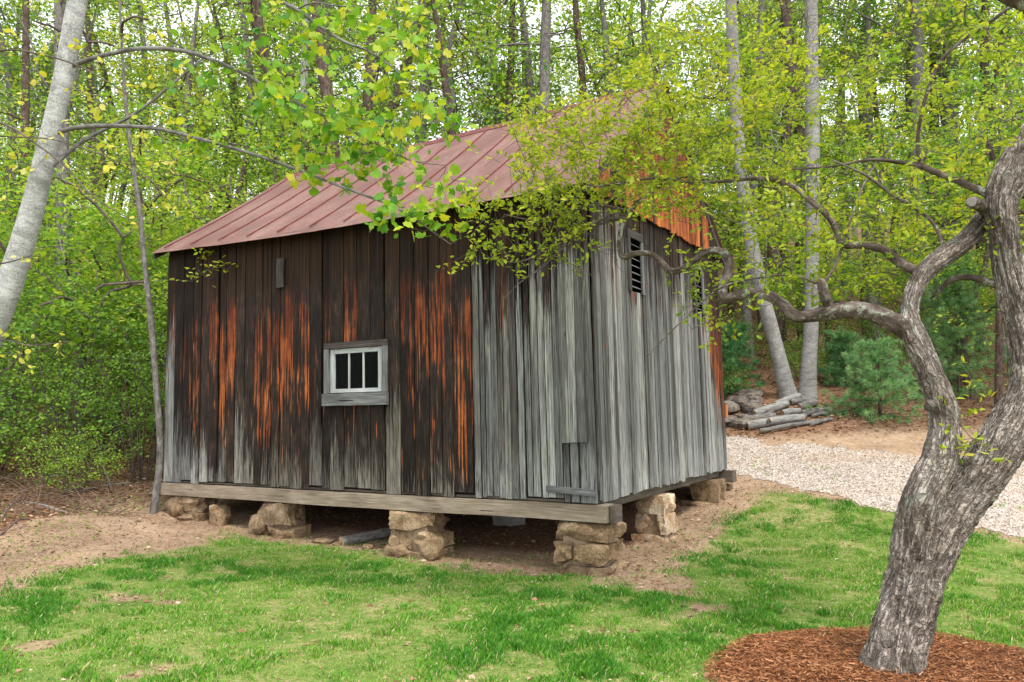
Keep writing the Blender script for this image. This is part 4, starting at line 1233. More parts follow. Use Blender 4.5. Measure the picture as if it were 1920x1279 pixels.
def knob(px, py, Y, d, seed):
    c = at(px, py, Y)
    o = obj('burl', stone_verts(c, (d, d, d), seed, .1, .2), CSF, M['bark_crooked'], apple, uv=np.random.RandomState(seed).rand(len(CSV), 2) * .1, smooth=True)
knob(1745, 760, 5.05, 0.085, 3); knob(1663, 1206, 4.97, 0.075, 5); knob(1552, 560, 5.38, 0.06, 7)

def sample_px(rg, n, boxes):
    """targets in the air: boxes (px0, px1, py0, py1, near, far, weight)"""
    w = np.array([b[6] for b in boxes], float); w /= w.sum()
    out = []
    for b, m in zip(boxes, rg.multinomial(n, w)):
        for _ in range(m):
            out.append(at(rg.uniform(b[0], b[1]), rg.uniform(b[2], b[3]), rg.uniform(b[4], b[5])))
    return np.array(out)
targets = sample_px(rg, 880, [(960, 1320, 190, 400, 5.8, 7.2, 4.4), (1180, 1500, 120, 420, 5.6, 7.4, 2.6), (1420, 1900, 60, 480, 5.2, 7.6, 3.0), (1380, 1760, 380, 560, 5.3, 6.8, 1.0),
                              (880, 1110, 350, 500, 6.2, 6.6, 1.0), (1150, 1500, 20, 200, 5.5, 7.5, 0.9), (1700, 2150, -300, 300, 4.6, 7.0, 1.6), (1280, 1420, 480, 640, 5.8, 6.4, .18), (1780, 1860, 690, 830, 5.0, 5.2, .08)])
paths = colonize(rg, apple_nodes, targets, 0.14, 0.0015, 0.012, 0.10, 5)
extra = []
for p in paths:                                                # short side shoots
    for _ in range(2):
        i = rg.randint(1, len(p)); q = p[i, :3]
        d = rg.normal(size=3) * 0.13 + np.array([0, 0, .05])
        extra.append(np.c_[np.array([q, q + d * .5 + rg.normal(size=3) * .015, q + d]), [0.0022, .0017, .0011]])
bare = colonize(rg, apple_nodes + [p[-1, :3] for p in paths], sample_px(rg, 330, [(1000, 1350, 320, 430, 6.2, 6.9, 3), (1360, 1720, -20, 170, 6.0, 8.0, 3), (1040, 1180, 390, 540, 6.3, 6.6, 1.0), (1400, 1760, 250, 560, 5.4, 6.2, 1.2)]), .10, .0016, .008, .08, 5)
w = Wood()
for p in paths + extra + bare:
    w.add(p, 4)
w.build('twigs', M['bark_twig'], apple)['kind'] = 'stuff'
P, D, N_ = leaf_spots(rg, paths + extra, 7.0, 0.02, 0.3)
rgs = rg.rand(len(P))
o = leaves('crown', P, D, N_, rg.uniform(0.036, 0.066, len(P)), np.clip(rg.normal(.55, .22, len(P)), 0, 1), OVAL, M['leaf_yg'], apple)
o['kind'] = 'stuff'

# ------------------------------------------------------------------ the pale leaning tree with lobed leaves
rg = np.random.RandomState(9)
lean_base = np.array([-6.75, 8.05]); lb = gz(*lean_base)
poplar = thing('leaning_pale_tree', 'leaning tree with smooth pale grey bark and arching boughs of lobed leaves', 'tree', (lean_base[0], lean_base[1], lb))
tp = [(lean_base[0] - .02, lean_base[1], lb - 0.1, 0.22), (-6.55, 8.0, lb + .5, 0.175)] + \
     px_path([(-95, 800, 7.85, 56), (-30, 650, 7.78, 50), (12, 550, 7.72, 46), (56, 410, 7.65, 41), (95, 250, 7.55, 36), (122, 130, 7.5, 35), (146, 0, 7.45, 35), (190, -200, 7.4, 33), (250, -480, 7.3, 26), (330, -800, 7.2, 14)])
w = Wood(); w.add(smooth_path(tp, 0.04), 30, bark_relief(4, 0.012, 5, 0.2, 0.03)); w.build('trunk', M['bark_pale'], poplar)
pop_nodes = [p[:3] for p in smooth_path(tp[8:], 0.2)]
for path, sides in [
    (px_path([(118, 130, 7.5, 12), (165, 112, 7.45, 11), (215, 99, 7.4, 10), (270, 91, 7.3, 10), (350, 97, 7.2, 10), (440, 130, 7.1, 9), (520, 175, 7.0, 8), (605, 216, 6.9, 7), (690, 262, 6.8, 5), (770, 300, 6.7, 3), (830, 310, 6.7, 2)]), 10),
    (px_path([(95, 252, 7.55, 12), (140, 240, 7.5, 11), (200, 236, 7.4, 10), (290, 241, 7.25, 9), (380, 262, 7.1, 8), (480, 291, 6.95, 7.5), (560, 319, 6.85, 7), (640, 350, 6.75, 6.5), (720, 380, 6.7, 5.5), (765, 402, 6.65, 4.5), (805, 430, 6.6, 3.5), (845, 458, 6.6, 2)]), 10),
    (px_path([(185, -180, 7.4, 16), (330, -120, 7.2, 14), (440, -40, 7.0, 12), (520, 0, 6.9, 10), (560, 20, 6.85, 9), (600, 50, 6.8, 8), (645, 78, 6.75, 7), (690, 96, 6.7, 5), (740, 130, 6.65, 4), (800, 190, 6.6, 3), (840, 260, 6.6, 2)]), 10),
    (px_path([(100, 310, 7.6, 9), (160, 262, 7.7, 9), (250, 215, 7.8, 7), (320, 160, 7.9, 6), (380, 110, 8.0, 4)]), 8),
    (px_path([(555, 18, 6.85, 5), (590, 5, 6.8, 4), (640, 12, 6.75, 3.5), (700, 10, 6.7, 3)]), 6),
    (px_path([(90, 165, 7.55, 6), (70, 130, 7.5, 5), (55, 70, 7.45, 4), (20, 10, 7.4, 3)]), 6)]:
    path = [(a, b, c, d * .82) for a, b, c, d in path]
    w = Wood(); w.add(smooth_path(path, 0.04), sides, bark_relief(2, 0.03, 4, 0.3, 0.05) if sides > 8 else None); w.build('limb', M['bark_bough'], poplar)
    pop_nodes += [p[:3] for p in smooth_path(path, 0.15)]
targets = sample_px(rg, 330, [(480, 830, 0, 240, 6.3, 7.4, 3.4), (690, 885, 335, 430, 6.45, 6.85, 1.2), (560, 860, 200, 330, 6.5, 7.2, 1.3), (280, 560, 40, 280, 6.8, 7.6, 1.0), (200, 900, -400, 0, 6.2, 8.0, 1.6), (560, 760, 290, 360, 6.6, 7, .35), (790, 810, 360, 400, 6.6, 6.8, .1)])
paths = colonize(rg, pop_nodes, targets, 0.14, 0.0018, 0.010, -0.06, 5)
w = Wood()
for p in paths:
    w.add(p, 4)
w.build('twigs', M['bark_twig'], poplar)['kind'] = 'stuff'
P, D, N_ = leaf_spots(rg, paths, 5.0, 0.06, 0.3, up=0.35)
D[:, 2] -= 0.5
leaves('crown', P, D, N_ + np.array([0, -.35, 0]), rg.uniform(0.045, 0.105, len(P)), np.clip(rg.normal(.58, .28, len(P)), 0, 1), LOBED, M['leaf_lobed'], poplar)['kind'] = 'stuff'

# thin sapling reaching in with pale yellow leaves
rg = np.random.RandomState(19)
sb_ = np.array([-4.7, 6.2])
yel = thing('yellow_leaved_sapling', 'thin sapling with sparse rounded pale yellow leaves in front of the leaning tree', 'sapling', (sb_[0], sb_[1], gz(*sb_)))
w = Wood(); w.add(smooth_path([(sb_[0], sb_[1], gz(*sb_) - .05, .022), (-4.65, 6.18, 1.3, .018), (-4.6, 6.15, 2.6, .014), (-4.62, 6.1, 4.2, .009), (-4.5, 6.1, 5.6, .004)], .1), 8); w.build('trunk', M['bark_twig'], yel)
nodes = [(-4.62, 6.15, z) for z in np.linspace(.8, 5.4, 30)]
w = Wood(); yp = []
for path in [px_path([(-160, 130, 6.1, 6), (0, 95, 6, 4), (80, 103, 5.9, 3.6), (150, 125, 5.85, 3), (220, 165, 5.8, 2.4), (260, 195, 5.8, 1.6)]),
             px_path([(-160, 180, 6.1, 6), (0, 230, 6, 4.5), (60, 265, 5.95, 4), (120, 310, 5.9, 3.4), (170, 365, 5.85, 2.8), (215, 395, 5.8, 2.2), (260, 420, 5.8, 1.4)]),
             px_path([(-160, 240, 6.1, 6), (0, 255, 6, 3), (100, 262, 5.9, 2.4), (190, 290, 5.8, 2), (240, 308, 5.8, 1.6), (330, 300, 5.8, 1.2)]),
             px_path([(-160, 700, 6.1, 5), (-20, 640, 6, 3), (60, 648, 5.9, 2.4), (130, 640, 5.85, 1.6)]),
             px_path([(-160, 760, 6.1, 5), (0, 700, 6, 3), (40, 660, 5.95, 2)]),
             px_path([(-160, 520, 6.1, 5), (0, 495, 6, 3), (60, 478, 5.95, 2)]),
             px_path([(240, 300, 5.8, 2.4), (290, 345, 5.8, 2), (330, 395, 5.8, 1.4)])]:
    q = smooth_path(path, .06); yp.append(q)
    w = Wood(); w.add(q, 5); w.build('limb', M['bark_twig'], yel)
tt = sample_px(rg, 60, [(0, 330, 60, 330, 5.7, 6.1, 3), (0, 340, 150, 420, 5.7, 6.1, 1.5), (0, 130, 620, 700, 5.8, 6, 1.0)])
paths = colonize(rg, [p[:3] for q in yp for p in q[3:]], tt, .15, .0012, .004, .05, 4)
w = Wood()
for p in paths:
    w.add(p, 4)
w.build('twigs', M['bark_twig'], yel)['kind'] = 'stuff'
P, D, N_ = leaf_spots(rg, paths + [q[-8:] for q in yp], 2.6, 0.015, 0.5, up=.2)
leaves('crown', P, D + np.array([0, 0, -.3]), N_ + np.array([0, -.5, 0]), rg.uniform(0.035, 0.07, len(P)), rg.rand(len(P)), ROUND, M['leaf_yellow'], yel)['kind'] = 'stuff'

# ------------------------------------------------------------------ woodland trees
def wild_tree(name, label, cat, loc, trunk_rows, crown_boxes, n_targets, mats, leaf, leaf_mat, seed, per=6.0, spread=0.08, sides=12, limbs=5, group=None, tpl=DIAM, relief=0.05, r_tip=.003, tint=(.55, .22), joined=False):
    """trunk_rows: (x,y,z,r) in world; crown_boxes: ellipsoids (cx,cy,cz,rx,ry,rz,weight)"""
    rg = np.random.RandomState(seed)
    th = thing(name, label, cat, loc, group)
    path = smooth_path(trunk_rows, 0.12)
    w = Wood(); w.add(path, sides, bark_relief(seed, relief, 6, 0.2, 0.06) if sides >= 10 else None); w.build('trunk', M['bark_' + mats[0]], th)
    nodes = [p[:3] for p in path[len(path) // 3:: 2]]
    wt = np.array([b[6] for b in crown_boxes], float); wt /= wt.sum()
    T = []
    for b, m in zip(crown_boxes, rg.multinomial(n_targets, wt)):
        d = rg.normal(size=(m, 3)); d /= np.linalg.norm(d, axis=1)[:, None]; d *= rg.rand(m)[:, None] ** (1 / 2.2)
        T.append(np.array(b[:3]) + d * np.array(b[3:6]))
    T = np.vstack(T)
    # main limbs first
    big = T[rg.choice(len(T), min(limbs, len(T)), replace=False)]
    lp = colonize(rg, nodes, big, 0.08, 0.010, 0.05, 0.10, 8)
    wl = Wood()
    for p in lp:
        p[:, 3] *= 1.6
        if joined:
            wl.add(p, 6)
        else:
            w = Wood(); w.add(p, 6); w.build('limb', M['bark_' + mats[1]], th)
        nodes += [q[:3] for q in p[1:]]
    paths = colonize(rg, nodes, T, 0.14, r_tip, 0.022, 0.08, 4)
    w = wl
    for p in paths:
        w.add(p, 3)
    w.build('branches' if joined else 'twigs', M['bark_' + mats[1]], th)['kind'] = 'stuff'
    P, D, N_ = leaf_spots(rg, paths, per, spread, 0.15, up=.8, flat=.6)
    leaves('crown', P, D, N_, rg.uniform(leaf[0], leaf[1], len(P)), np.clip(rg.normal(tint[0], tint[1], len(P)), 0, 1), tpl, M[leaf_mat], th)['kind'] = 'stuff'
    return th

# sapling at the left corner of the barn
g = gp(303, 925); g = np.array([-5.62, 12.35, gz(-5.62, 12.35)])
wild_tree('slender_sapling', 'slender bare-stemmed sapling standing against the thicket corner of the barn', 'sapling', tuple(g),
          [(g[0], g[1], g[2] - .1, .065)] + px_path([(300, 850, 12.35, 12), (291, 700, 12.3, 11), (283, 600, 12.3, 11), (272, 500, 12.25, 10), (262, 400, 12.2, 9), (248, 300, 12.2, 8), (236, 200, 12.2, 7), (228, 80, 12.2, 5), (222, -60, 12.2, 4)]),
          [(*at(250, 260, 12.2), 1.5, 1.2, 1.6, 3), (*at(390, 500, 11.6), .5, .25, .3, .35), (*at(200, 60, 12.2), 1.6, 1.2, 1.4, 2), (*at(200, 560, 12.3), 1.0, .8, .8, .6)], 170, ('grey', 'twig'), (0.06, 0.10), 'leaf_yg', 71, per=5, spread=.06, sides=10, limbs=8, tpl=OVAL)
# the pair of pale trunks behind the woodpile
for rows, lab, sd_ in (
    ([(1484, 762, 18.3, 44), (1476, 735, 18.3, 34), (1458, 660, 18.3, 27), (1434, 570, 18.3, 26), (1412, 470, 18.3, 25), (1397, 380, 18.3, 24), (1386, 280, 18.3, 23), (1377, 150, 18.3, 22), (1370, 0, 18.3, 21), (1360, -250, 18.3, 16), (1350, -500, 18.3, 8)],
     'pale grey trunk leaning away from its upright twin behind the woodpile', 81),
    ([(1513, 775, 18.2, 46), (1514, 745, 18.2, 36), (1517, 680, 18.2, 28), (1521, 600, 18.2, 26), (1524, 400, 18.2, 26), (1524, 250, 18.2, 25), (1522, 100, 18.2, 24), (1520, -50, 18.2, 22), (1516, -300, 18.2, 16), (1512, -600, 18.2, 6)],
     'upright pale grey trunk of the pair behind the woodpile', 82)):
    pp = px_path(rows); c = np.array(pp[-2][:3])
    g = np.array(pp[0][:3]); zz = gz(g[0], g[1])
    wild_tree('pale_barked_tree', lab, 'tree', (g[0], g[1], zz), [(g[0], g[1], min(zz, g[2]) - .15, pp[0][3] * 1.15)] + pp,
              [(c[0], c[1], c[2] - 1, 3.2, 3, 3.6, 3), (pp[4][0], pp[4][1], pp[4][2] + 1.0, 2.2, 2, 2.0, .7)], 170, ('ash', 'palelimb'), (0.07, 0.12), 'leaf_far', sd_, per=7, spread=.12, sides=20, limbs=8, relief=.02)

# trunks that stand out behind the barn, each where the photograph shows it
TR = [([(118, 560, 19, 32), (118, 400, 19, 27), (116, 250, 19, 24), (112, 60, 19, 20), (110, -200, 19, 13)], 'grey', 'straight grey trunk rising behind the leaning pale tree'),
      ([(42, 520, 21, 20), (45, 350, 21, 17), (48, 150, 21, 14), (50, -120, 21, 9)], 'brown', 'thin dark trunk beside the leaning pale tree'),
      ([(590, 420, 20, 26), (566, 240, 20, 24), (512, 150, 20, 22), (485, 60, 20, 22), (480, -60, 20, 18), (470, -250, 20, 10)], 'brown', 'bent dark brown trunk showing above the low end of the roof'),
      ([(628, 420, 19, 28), (620, 230, 19, 26), (604, 120, 19, 22), (592, 0, 19, 19), (585, -200, 19, 10)], 'brown', 'forked dark trunk rising above the roof among lobed leaves'),
      ([(568, 420, 24, 18), (570, 200, 24, 15), (572, 50, 24, 13), (574, -150, 24, 8)], 'pale', 'thin white trunk between two dark trunks above the roof'),
      ([(690, 420, 20, 24), (688, 230, 20, 20), (694, 100, 20, 18), (700, -50, 20, 15), (706, -250, 20, 8)], 'brown', 'straight brown trunk above the middle of the roof'),
      ([(690, 340, 22, 20), (740, 190, 22, 20), (780, 60, 22, 18), (806, -20, 22, 17), (850, -200, 22, 10)], 'brown', 'reddish brown trunk slanting over the roof ridge'),
      ([(845, 320, 23, 16), (848, 190, 23, 14), (838, 120, 23, 12), (850, 60, 23, 10), (880, -60, 23, 6)], 'grey', 'wavering thin grey trunk above the ridge'),
      ([(1018, 330, 20, 23), (1020, 200, 20, 21), (1023, 60, 20, 20), (1027, -60, 20, 16), (1030, -250, 20, 9)], 'grey', 'straight grey trunk with a fork standing over the ridge'),
      ([(956, 330, 26, 15), (955, 200, 26, 14), (960, 60, 26, 13), (962, -120, 26, 8)], 'brown', 'slim brown trunk behind the ridge next to the forked grey one'),
      ([(1095, 300, 25, 16), (1092, 150, 25, 14), (1080, 20, 25, 12), (1075, -150, 25, 7)], 'brown', 'slim dark trunk behind the flowering crown over the ridge'),
      ([(1505, 520, 24, 26), (1498, 230, 24, 24), (1480, 100, 24, 21), (1472, -30, 24, 19), (1465, -250, 24, 10)], 'brown', 'rusty brown trunk close behind the upright pale one'),
      ([(1786, 640, 26, 30), (1784, 300, 26, 26), (1780, 120, 26, 24), (1782, -50, 26, 20), (1786, -250, 26, 10)], 'grey', 'stout grey trunk beyond the drive seen through the crooked tree'),
      ([(1748, 560, 27, 18), (1752, 260, 27, 16), (1750, 60, 27, 14), (1748, -150, 27, 9)], 'brown', 'slim dark trunk beyond the drive next to the stout grey one'),
      ([(1838, 600, 25, 20), (1842, 350, 25, 18), (1846, 120, 25, 16), (1850, -150, 25, 9)], 'brown', 'brown trunk beyond the drive seen past the crooked trunk'),
      ([(1872, 770, 17.6, 14), (1873, 640, 17.6, 12), (1874, 450, 17.6, 10), (1876, 200, 17.6, 7)], 'brown', 'young brown trunk on the bank behind the pines'),
      ([(1400, 560, 23, 18), (1412, 380, 23, 16), (1420, 200, 23, 14), (1428, 0, 23, 11), (1432, -150, 23, 7)], 'grey', 'slim grey trunk between the barn and the pale pair'),
      ([(180, 600, 25, 16), (178, 400, 25, 14), (170, 200, 25, 12), (160, -100, 25, 7)], 'brown', 'slim brown trunk deep in the thicket')]
for k, (rows, bk, lab) in enumerate(TR):
    pp = px_path(rows); g = pp[0]; zz = gz(g[0], g[1])
    if g[2] > zz + 0.3:
        pp = [(g[0], g[1], zz - .1, g[3] * 1.2)] + pp
    tb_ = pp[-1]; md = pp[-2]
    wild_tree('woodland_tree', lab, 'tree', (pp[0][0], pp[0][1], zz), pp,
              [(tb_[0], tb_[1], tb_[2] - .3, 2.4, 2.4, 2.2, 2), (md[0], md[1], md[2] - 0.6, 2.6, 2.4, 2.2, 2), (pp[-3][0], pp[-3][1], pp[-3][2], 2.4, 2.2, 1.6, 1.3)], 150, (bk, 'grey' if bk == 'pale' else bk), (0.08, 0.13), 'leaf_far', 200 + k, per=5.5, spread=.14, sides=12, limbs=9)

# understory and canopy trees of the hillside: a few kinds, many individuals
protos = []
KIND = [('understory_tree', 5.5, 'slender grey-stemmed young tree in fresh yellow-green leaf on the wooded slope'), ('understory_tree', 7.0, 'brown-stemmed young tree with layered yellow-green sprays on the wooded slope'),
        ('understory_tree', 4.2, 'low spreading sapling in bright yellow-green leaf under the woodland trees'), ('woodland_tree', 12.5, 'tall thin brown-trunked tree in thin spring leaf on the wooded slope'),
        ('woodland_tree', 15.5, 'very tall grey-trunked tree in thin spring leaf on the wooded slope')]
for k, (nm, H, lab) in enumerate(KIND):
    rgk = np.random.RandomState(300 + k)
    tall = k >= 3
    rows = [(0, 0, -.3, .035 + .010 * H), (rgk.normal(0, .1), rgk.normal(0, .1), H * .25, .03 + .008 * H), (rgk.normal(0, .3), rgk.normal(0, .3), H * .55, .02 + .006 * H), (rgk.normal(0, .5), rgk.normal(0, .5), H * .95, .012)]
    lay = []
    for j in range(20 if tall else 10):
        a = rgk.uniform(0, 6.28); rr = rgk.uniform(.3, 2.0) * (1.25 if tall else 1.0)
        lay.append((rr * math.cos(a), rr * math.sin(a), H * rgk.uniform(.34 if not tall else .30, 1.0), rgk.uniform(.9, 1.7), rgk.uniform(.9, 1.7), rgk.uniform(.25, .7), 1))
    p = wild_tree(nm, lab, 'tree', (0, 0, 0), rows, lay, 520 if tall else 300, (('grey', 'brown', 'grey', 'brown', 'grey')[k], 'bough' if tall else 'twig'), (.08, .18) if tall else (0.05, 0.135), 'leaf_far', 310 + k,
                  per=6.3 if tall else 14.5, spread=.20 if tall else .15, sides=8, limbs=14, group='tall trees on the hillside' if tall else 'young trees of the understory', r_tip=.007 if tall else .0035, joined=True)
    protos.append(p)
rf = random.Random(77)
spots = []
def clear(x, y, d):
    return all((x - a) ** 2 + (y - b) ** 2 > d * d for a, b in spots)
used = set()
def place(k, x, y, sc):
    loc = (x, y, gz(x, y))
    rz = rf.uniform(0, 6.28); tl = (rf.uniform(-.06, .06), rf.uniform(-.06, .06))
    if k not in used:
        used.add(k)
        o = protos[k]; o.location = loc; o.rotation_euler = (tl[0], tl[1], rz); o.scale = (sc, sc, sc)
    else:
        copy_thing(protos[k], loc, rz, sc, tl)
    spots.append((x, y))
tries = 0
cnt = [0, 0]
while cnt[0] < 88 and tries < 6000:
    tries += 1
    y = rf.uniform(15.5, 44) if cnt[0] % 3 else rf.uniform(15.5, 24); x = rf.uniform(-0.82 * y, 0.82 * y)
    px = x / y
    if y < 20.0 and -3.5 < x < 9.5:      # keep the drive, woodpile and barn's back clear
        continue
    if clear(x, y, 1.4):
        place(rf.choice([0, 1, 2, 0, 1]), x, y, rf.uniform(.8, 1.25)); cnt[0] += 1
tries = 0
while cnt[1] < 135 and tries < 4000:
    tries += 1
    y = rf.uniform(19.5, 70) if cnt[1] % 2 else rf.uniform(19.5, 36); x = rf.uniform(-0.82 * y, 0.82 * y)
    if y < 21 and 3 < x < 9:
        continue
    if clear(x, y, 1.8):
        place(rf.choice([3, 4]), x, y, rf.uniform(.8, 1.3)); cnt[1] += 1
# a belt of far woods on the crest that reads as one mass
rg = np.random.RandomState(55)
n = 26000
yy = rg.uniform(60, 105, n); xx = rg.uniform(-1, 1, n) * yy * 0.95
hh = rg.rand(n) ** 1.3 * (9 + 5 * vnoise(xx * .15, yy * .15, 9))
clump = fbm(xx * .35, yy * .35 + hh * .3, 12, 3) > 0.47
xx, yy, hh = xx[clump], yy[clump], hh[clump]
P = np.c_[xx, yy, ground_z(xx, yy) + hh]
leaves('distant_wood', P, rg.normal(size=P.shape), rg.normal(size=P.shape) * .6 + [0, -.4, .6], rg.uniform(.25, .5, len(P)), np.clip(rg.normal(.5, .22, len(P)), 0, 1), DIAM, M['leaf_far'], None)
stuff(bpy.data.objects['distant_wood'], 'hazy yellow-green mass of far woods along the hill crest', 'woods')

# ------------------------------------------------------------------ thicket shrubs
shr = []
for k in range(3):
    rgk = np.random.RandomState(400 + k)
    th = thing('thicket_shrub', 'dense green honeysuckle-like shrub in the thicket beside the barn', 'shrub', (0, 0, 0), 'shrubs of the thicket')
    st = []; H = [2.4, 3.0, 1.7][k]
    for j in range(9):
        a = rgk.uniform(0, 6.28); r = rgk.uniform(.4, 1.2)
        st.append(smooth_path([(.1 * math.cos(a), .1 * math.sin(a), -.1, .016), (.45 * r * math.cos(a), .45 * r * math.sin(a), H * .45, .012), (.9 * r * math.cos(a), .9 * r * math.sin(a), H * rgk.uniform(.75, 1), .006)], .15))
    w = Wood()
    for p in st:
        w.add(p, 5)
    w.build('stems', M['bark_twig'], th)['kind'] = 'stuff'
    d = rgk.normal(size=(330, 3)); d /= np.linalg.norm(d, axis=1)[:, None]; d *= (rgk.rand(330) ** .45)[:, None]
    T = np.array([0, 0, H * .62]) + d * np.array([1.3, 1.3, H * .46]) * (1 + .25 * vnoise(d[:, 0] * 3 + 9, d[:, 2] * 3 + 4, 4)[:, None])
    paths = colonize(rgk, [q[:3] for p in st for q in p[3:]], T, .12, .002, .006, .05, 3)
    w = Wood()
    for p in paths:
        w.add(p, 3)
    w.build('twigs', M['bark_twig'], th)['kind'] = 'stuff'
    P, D, N_ = leaf_spots(rgk, paths, 9.5, .09, .1, up=.7)
    leaves('foliage', P, D, N_, rgk.uniform(.04, .09, len(P)), np.clip(rgk.normal(.60, .27, len(P)), 0, 1), DIAM, M['leaf_bush'], th)['kind'] = 'stuff'
    shr.append(th)
SH = [(0, -6.6, 14.0, .95), (1, -8.1, 14.0, 1.0), (2, -9.3, 13.3, 1.0), (1, -9.4, 14.2, 1.05), (0, -6.6, 15.2, 1.15), (1, -8.1, 15.8, 1.15), (0, -10.8, 13.2, 1.1), (1, -10.4, 15.6, 1.2), (0, -12.4, 14.6, 1.25),
      (1, -7.2, 17.6, 1.2), (0, -9.3, 17.8, 1.25), (1, -11.5, 17.6, 1.25), (0, -5.4, 17.2, 1.1), (1, -13.8, 16.8, 1.3), (2, -7.3, 13.1, .6), (2, -10.4, 12.2, .9), (1, -14, 13, 1.2), (0, -12.2, 11.4, 1.1),
      (0, 4.4, 20.5, .8), (2, 6.0, 21.5, .8), (0, 8.5, 22, .85), (2, 10.2, 21, .9), (1, 12.5, 22, .9), (2, 7.2, 19.6, .6), (2, 5.0, 19.0, .5)]
first = set()
for k, x, y, sc in SH:
    loc = (x, y, gz(x, y)); rz = rf.uniform(0, 6.28)
    if k not in first:
        first.add(k); shr[k].location = loc; shr[k].rotation_euler[2] = rz; shr[k].scale = (sc,) * 3; o = shr[k]
    else:
        o = copy_thing(shr[k], loc, rz, sc)
    if x > 0:
        o['label'] = 'loose green shrub on the leaf-strewn bank above the drive'; o['group'] = 'shrubs on the bank'
# ------------------------------------------------------------------ young pines
def pine(label, px, py, Y, H, R, seed, tint):
    rgk = np.random.RandomState(seed)
    g = at(px, py, Y); z0 = gz(g[0], g[1])
    th = thing('young_pine', label, 'pine', (g[0], g[1], z0), 'young pines on the bank')
    w = Wood(); w.add(smooth_path([(g[0], g[1], z0 - .1, .05), (g[0] + .03, g[1], z0 + H * .5, .03), (g[0], g[1], z0 + H, .008)], .15), 8); w.build('trunk', M['bark_brown'], th)
    br = []; tufts = []; dirs = []
    nl = int(H / .28)
    for l in range(nl):
        z = z0 + H * (0.05 + .93 * l / nl)
        for j in range(10):
            a = rgk.uniform(0, 6.28); L = R * (1.05 - .8 * l / nl) * rgk.uniform(.7, 1.15)
            e = np.array([g[0] + L * math.cos(a), g[1] + L * math.sin(a), z + L * .10 + rgk.normal(0, .06)])
            p = smooth_path([(g[0], g[1], z, .010), (*(np.array([g[0], g[1], z]) * .5 + e * .5 + [0, 0, -.05]), .007), (*e, .004)], .12)
            br.append(p)
            for u in np.linspace(.35, 1, 6):
                c = p[int(u * (len(p) - 1)), :3]
                for _ in range(2):
                    q = c + rgk.normal(size=3) * [.11, .11, .06] * (1.2 if u < .95 else .3)
                    tufts.append(q); dirs.append((e - np.array([g[0], g[1], z])) / L + rgk.normal(size=3) * .45 + [0, 0, .45])
    w = Wood()
    for p in br:
        w.add(p, 4)
    w.build('branches', M['bark_brown'], th)['kind'] = 'stuff'
    T = np.array(tufts); Dd = np.array(dirs); Dd /= np.linalg.norm(Dd, axis=1)[:, None]
    k = 38
    base = np.repeat(T, k, 0); d = np.repeat(Dd, k, 0) * .75 + rgk.normal(size=(len(T) * k, 3)) * .55
    d /= np.linalg.norm(d, axis=1)[:, None]
    ln = rgk.uniform(.08, .15, len(base))[:, None]
    s = np.cross(d, rgk.normal(size=d.shape)); s /= np.linalg.norm(s, axis=1)[:, None]
    V = np.stack([base - s * .0048, base + s * .0048, base + d * ln + [0, 0, -.01]], 1).reshape(-1, 3)
    tn = np.clip(np.repeat(rgk.normal(tint, .2, len(T)), k) + rgk.normal(0, .12, len(base)), 0, 1)
    c = np.repeat(tn, 3)
    obj('needles', V, np.arange(len(V)).reshape(-1, 3), M['needle'], th, colors={'tint': np.stack([c, c, c, c * 0 + 1], -1)})['kind'] = 'stuff'
pine('bushy soft-needled young pine spreading over the leaf bank behind the crooked tree', 1650, 775, 17.0, 1.9, 1.15, 1, .72)
pine('taller pale green young pine behind the bushy one', 1800, 760, 18.5, 3.4, 1.3, 2, .8)
pine('young pine half hidden behind the gable corner', 1372, 745, 19.2, 1.9, .85, 3, .35)
pine('small pine at the foot of the upright pale trunk', 1585, 735, 19.2, 1.5, .7, 4, .5)

# ------------------------------------------------------------------ woodpile
def log(name, p0, p1, r, label, seed, mat='bark_grey', group=None, bend=0.0):
    p0, p1 = np.array(p0, float), np.array(p1, float)
    mid = (p0 + p1) / 2 + np.array([0, 0, bend])
    V, (q, tr), uv = tube(smooth_path([(*p0, r * 1.05), (*mid, r), (*p1, r * .92)], .12), 14, bark_relief(seed, .05, 5, 0, .08) if r > .03 else None)
    b = np.array([(p0[0] + p1[0]) / 2, (p0[1] + p1[1]) / 2, min(p0[2], p1[2]) - r])
    th = thing(name, label, 'log', tuple(b), group)
    n = len(V) - 1
    V[-1] = V[-15:-1].mean(0)
    obj('bark', V[:-1], q, M[mat], th, uv=uv[:-1], smooth=True)
    c0 = V[:14].mean(0); c1 = V[n - 14:n].mean(0)
    for ring, c, fl in ((V[:14], c0, 1), (V[n - 14:n], c1, 0)):
        f3 = np.array([[14, k, (k + 1) % 14] if not fl else [14, (k + 1) % 14, k] for k in range(14)])
        obj('cut_end', np.r_[ring, c[None]], f3, M['logend'], th)
rl = random.Random(8)
LG = [((1402, 805), (1508, 783), 17.1, .115), ((1425, 808), (1548, 797), 16.7, .055), ((1395, 797), (1455, 785), 17.4, .13), ((1415, 782), (1478, 779), 17.7, .11), ((1420, 774), (1438, 774), 17.9, .09),
      ((1436, 790), (1470, 762), 17.6, .06), ((1455, 768), (1500, 757), 17.9, .10), ((1485, 770), (1530, 766), 17.9, .085), ((1500, 780), (1532, 776), 17.6, .10), ((1468, 775), (1500, 772), 17.4, .09),
      ((1523, 794), (1552, 774), 17.2, .05), ((1505, 789), (1560, 786), 17.3, .09), ((1440, 792), (1446, 786), 17.0, .055), ((1520, 799), (1560, 794), 16.8, .05), ((1456, 795), (1512, 781), 17.3, .075)]
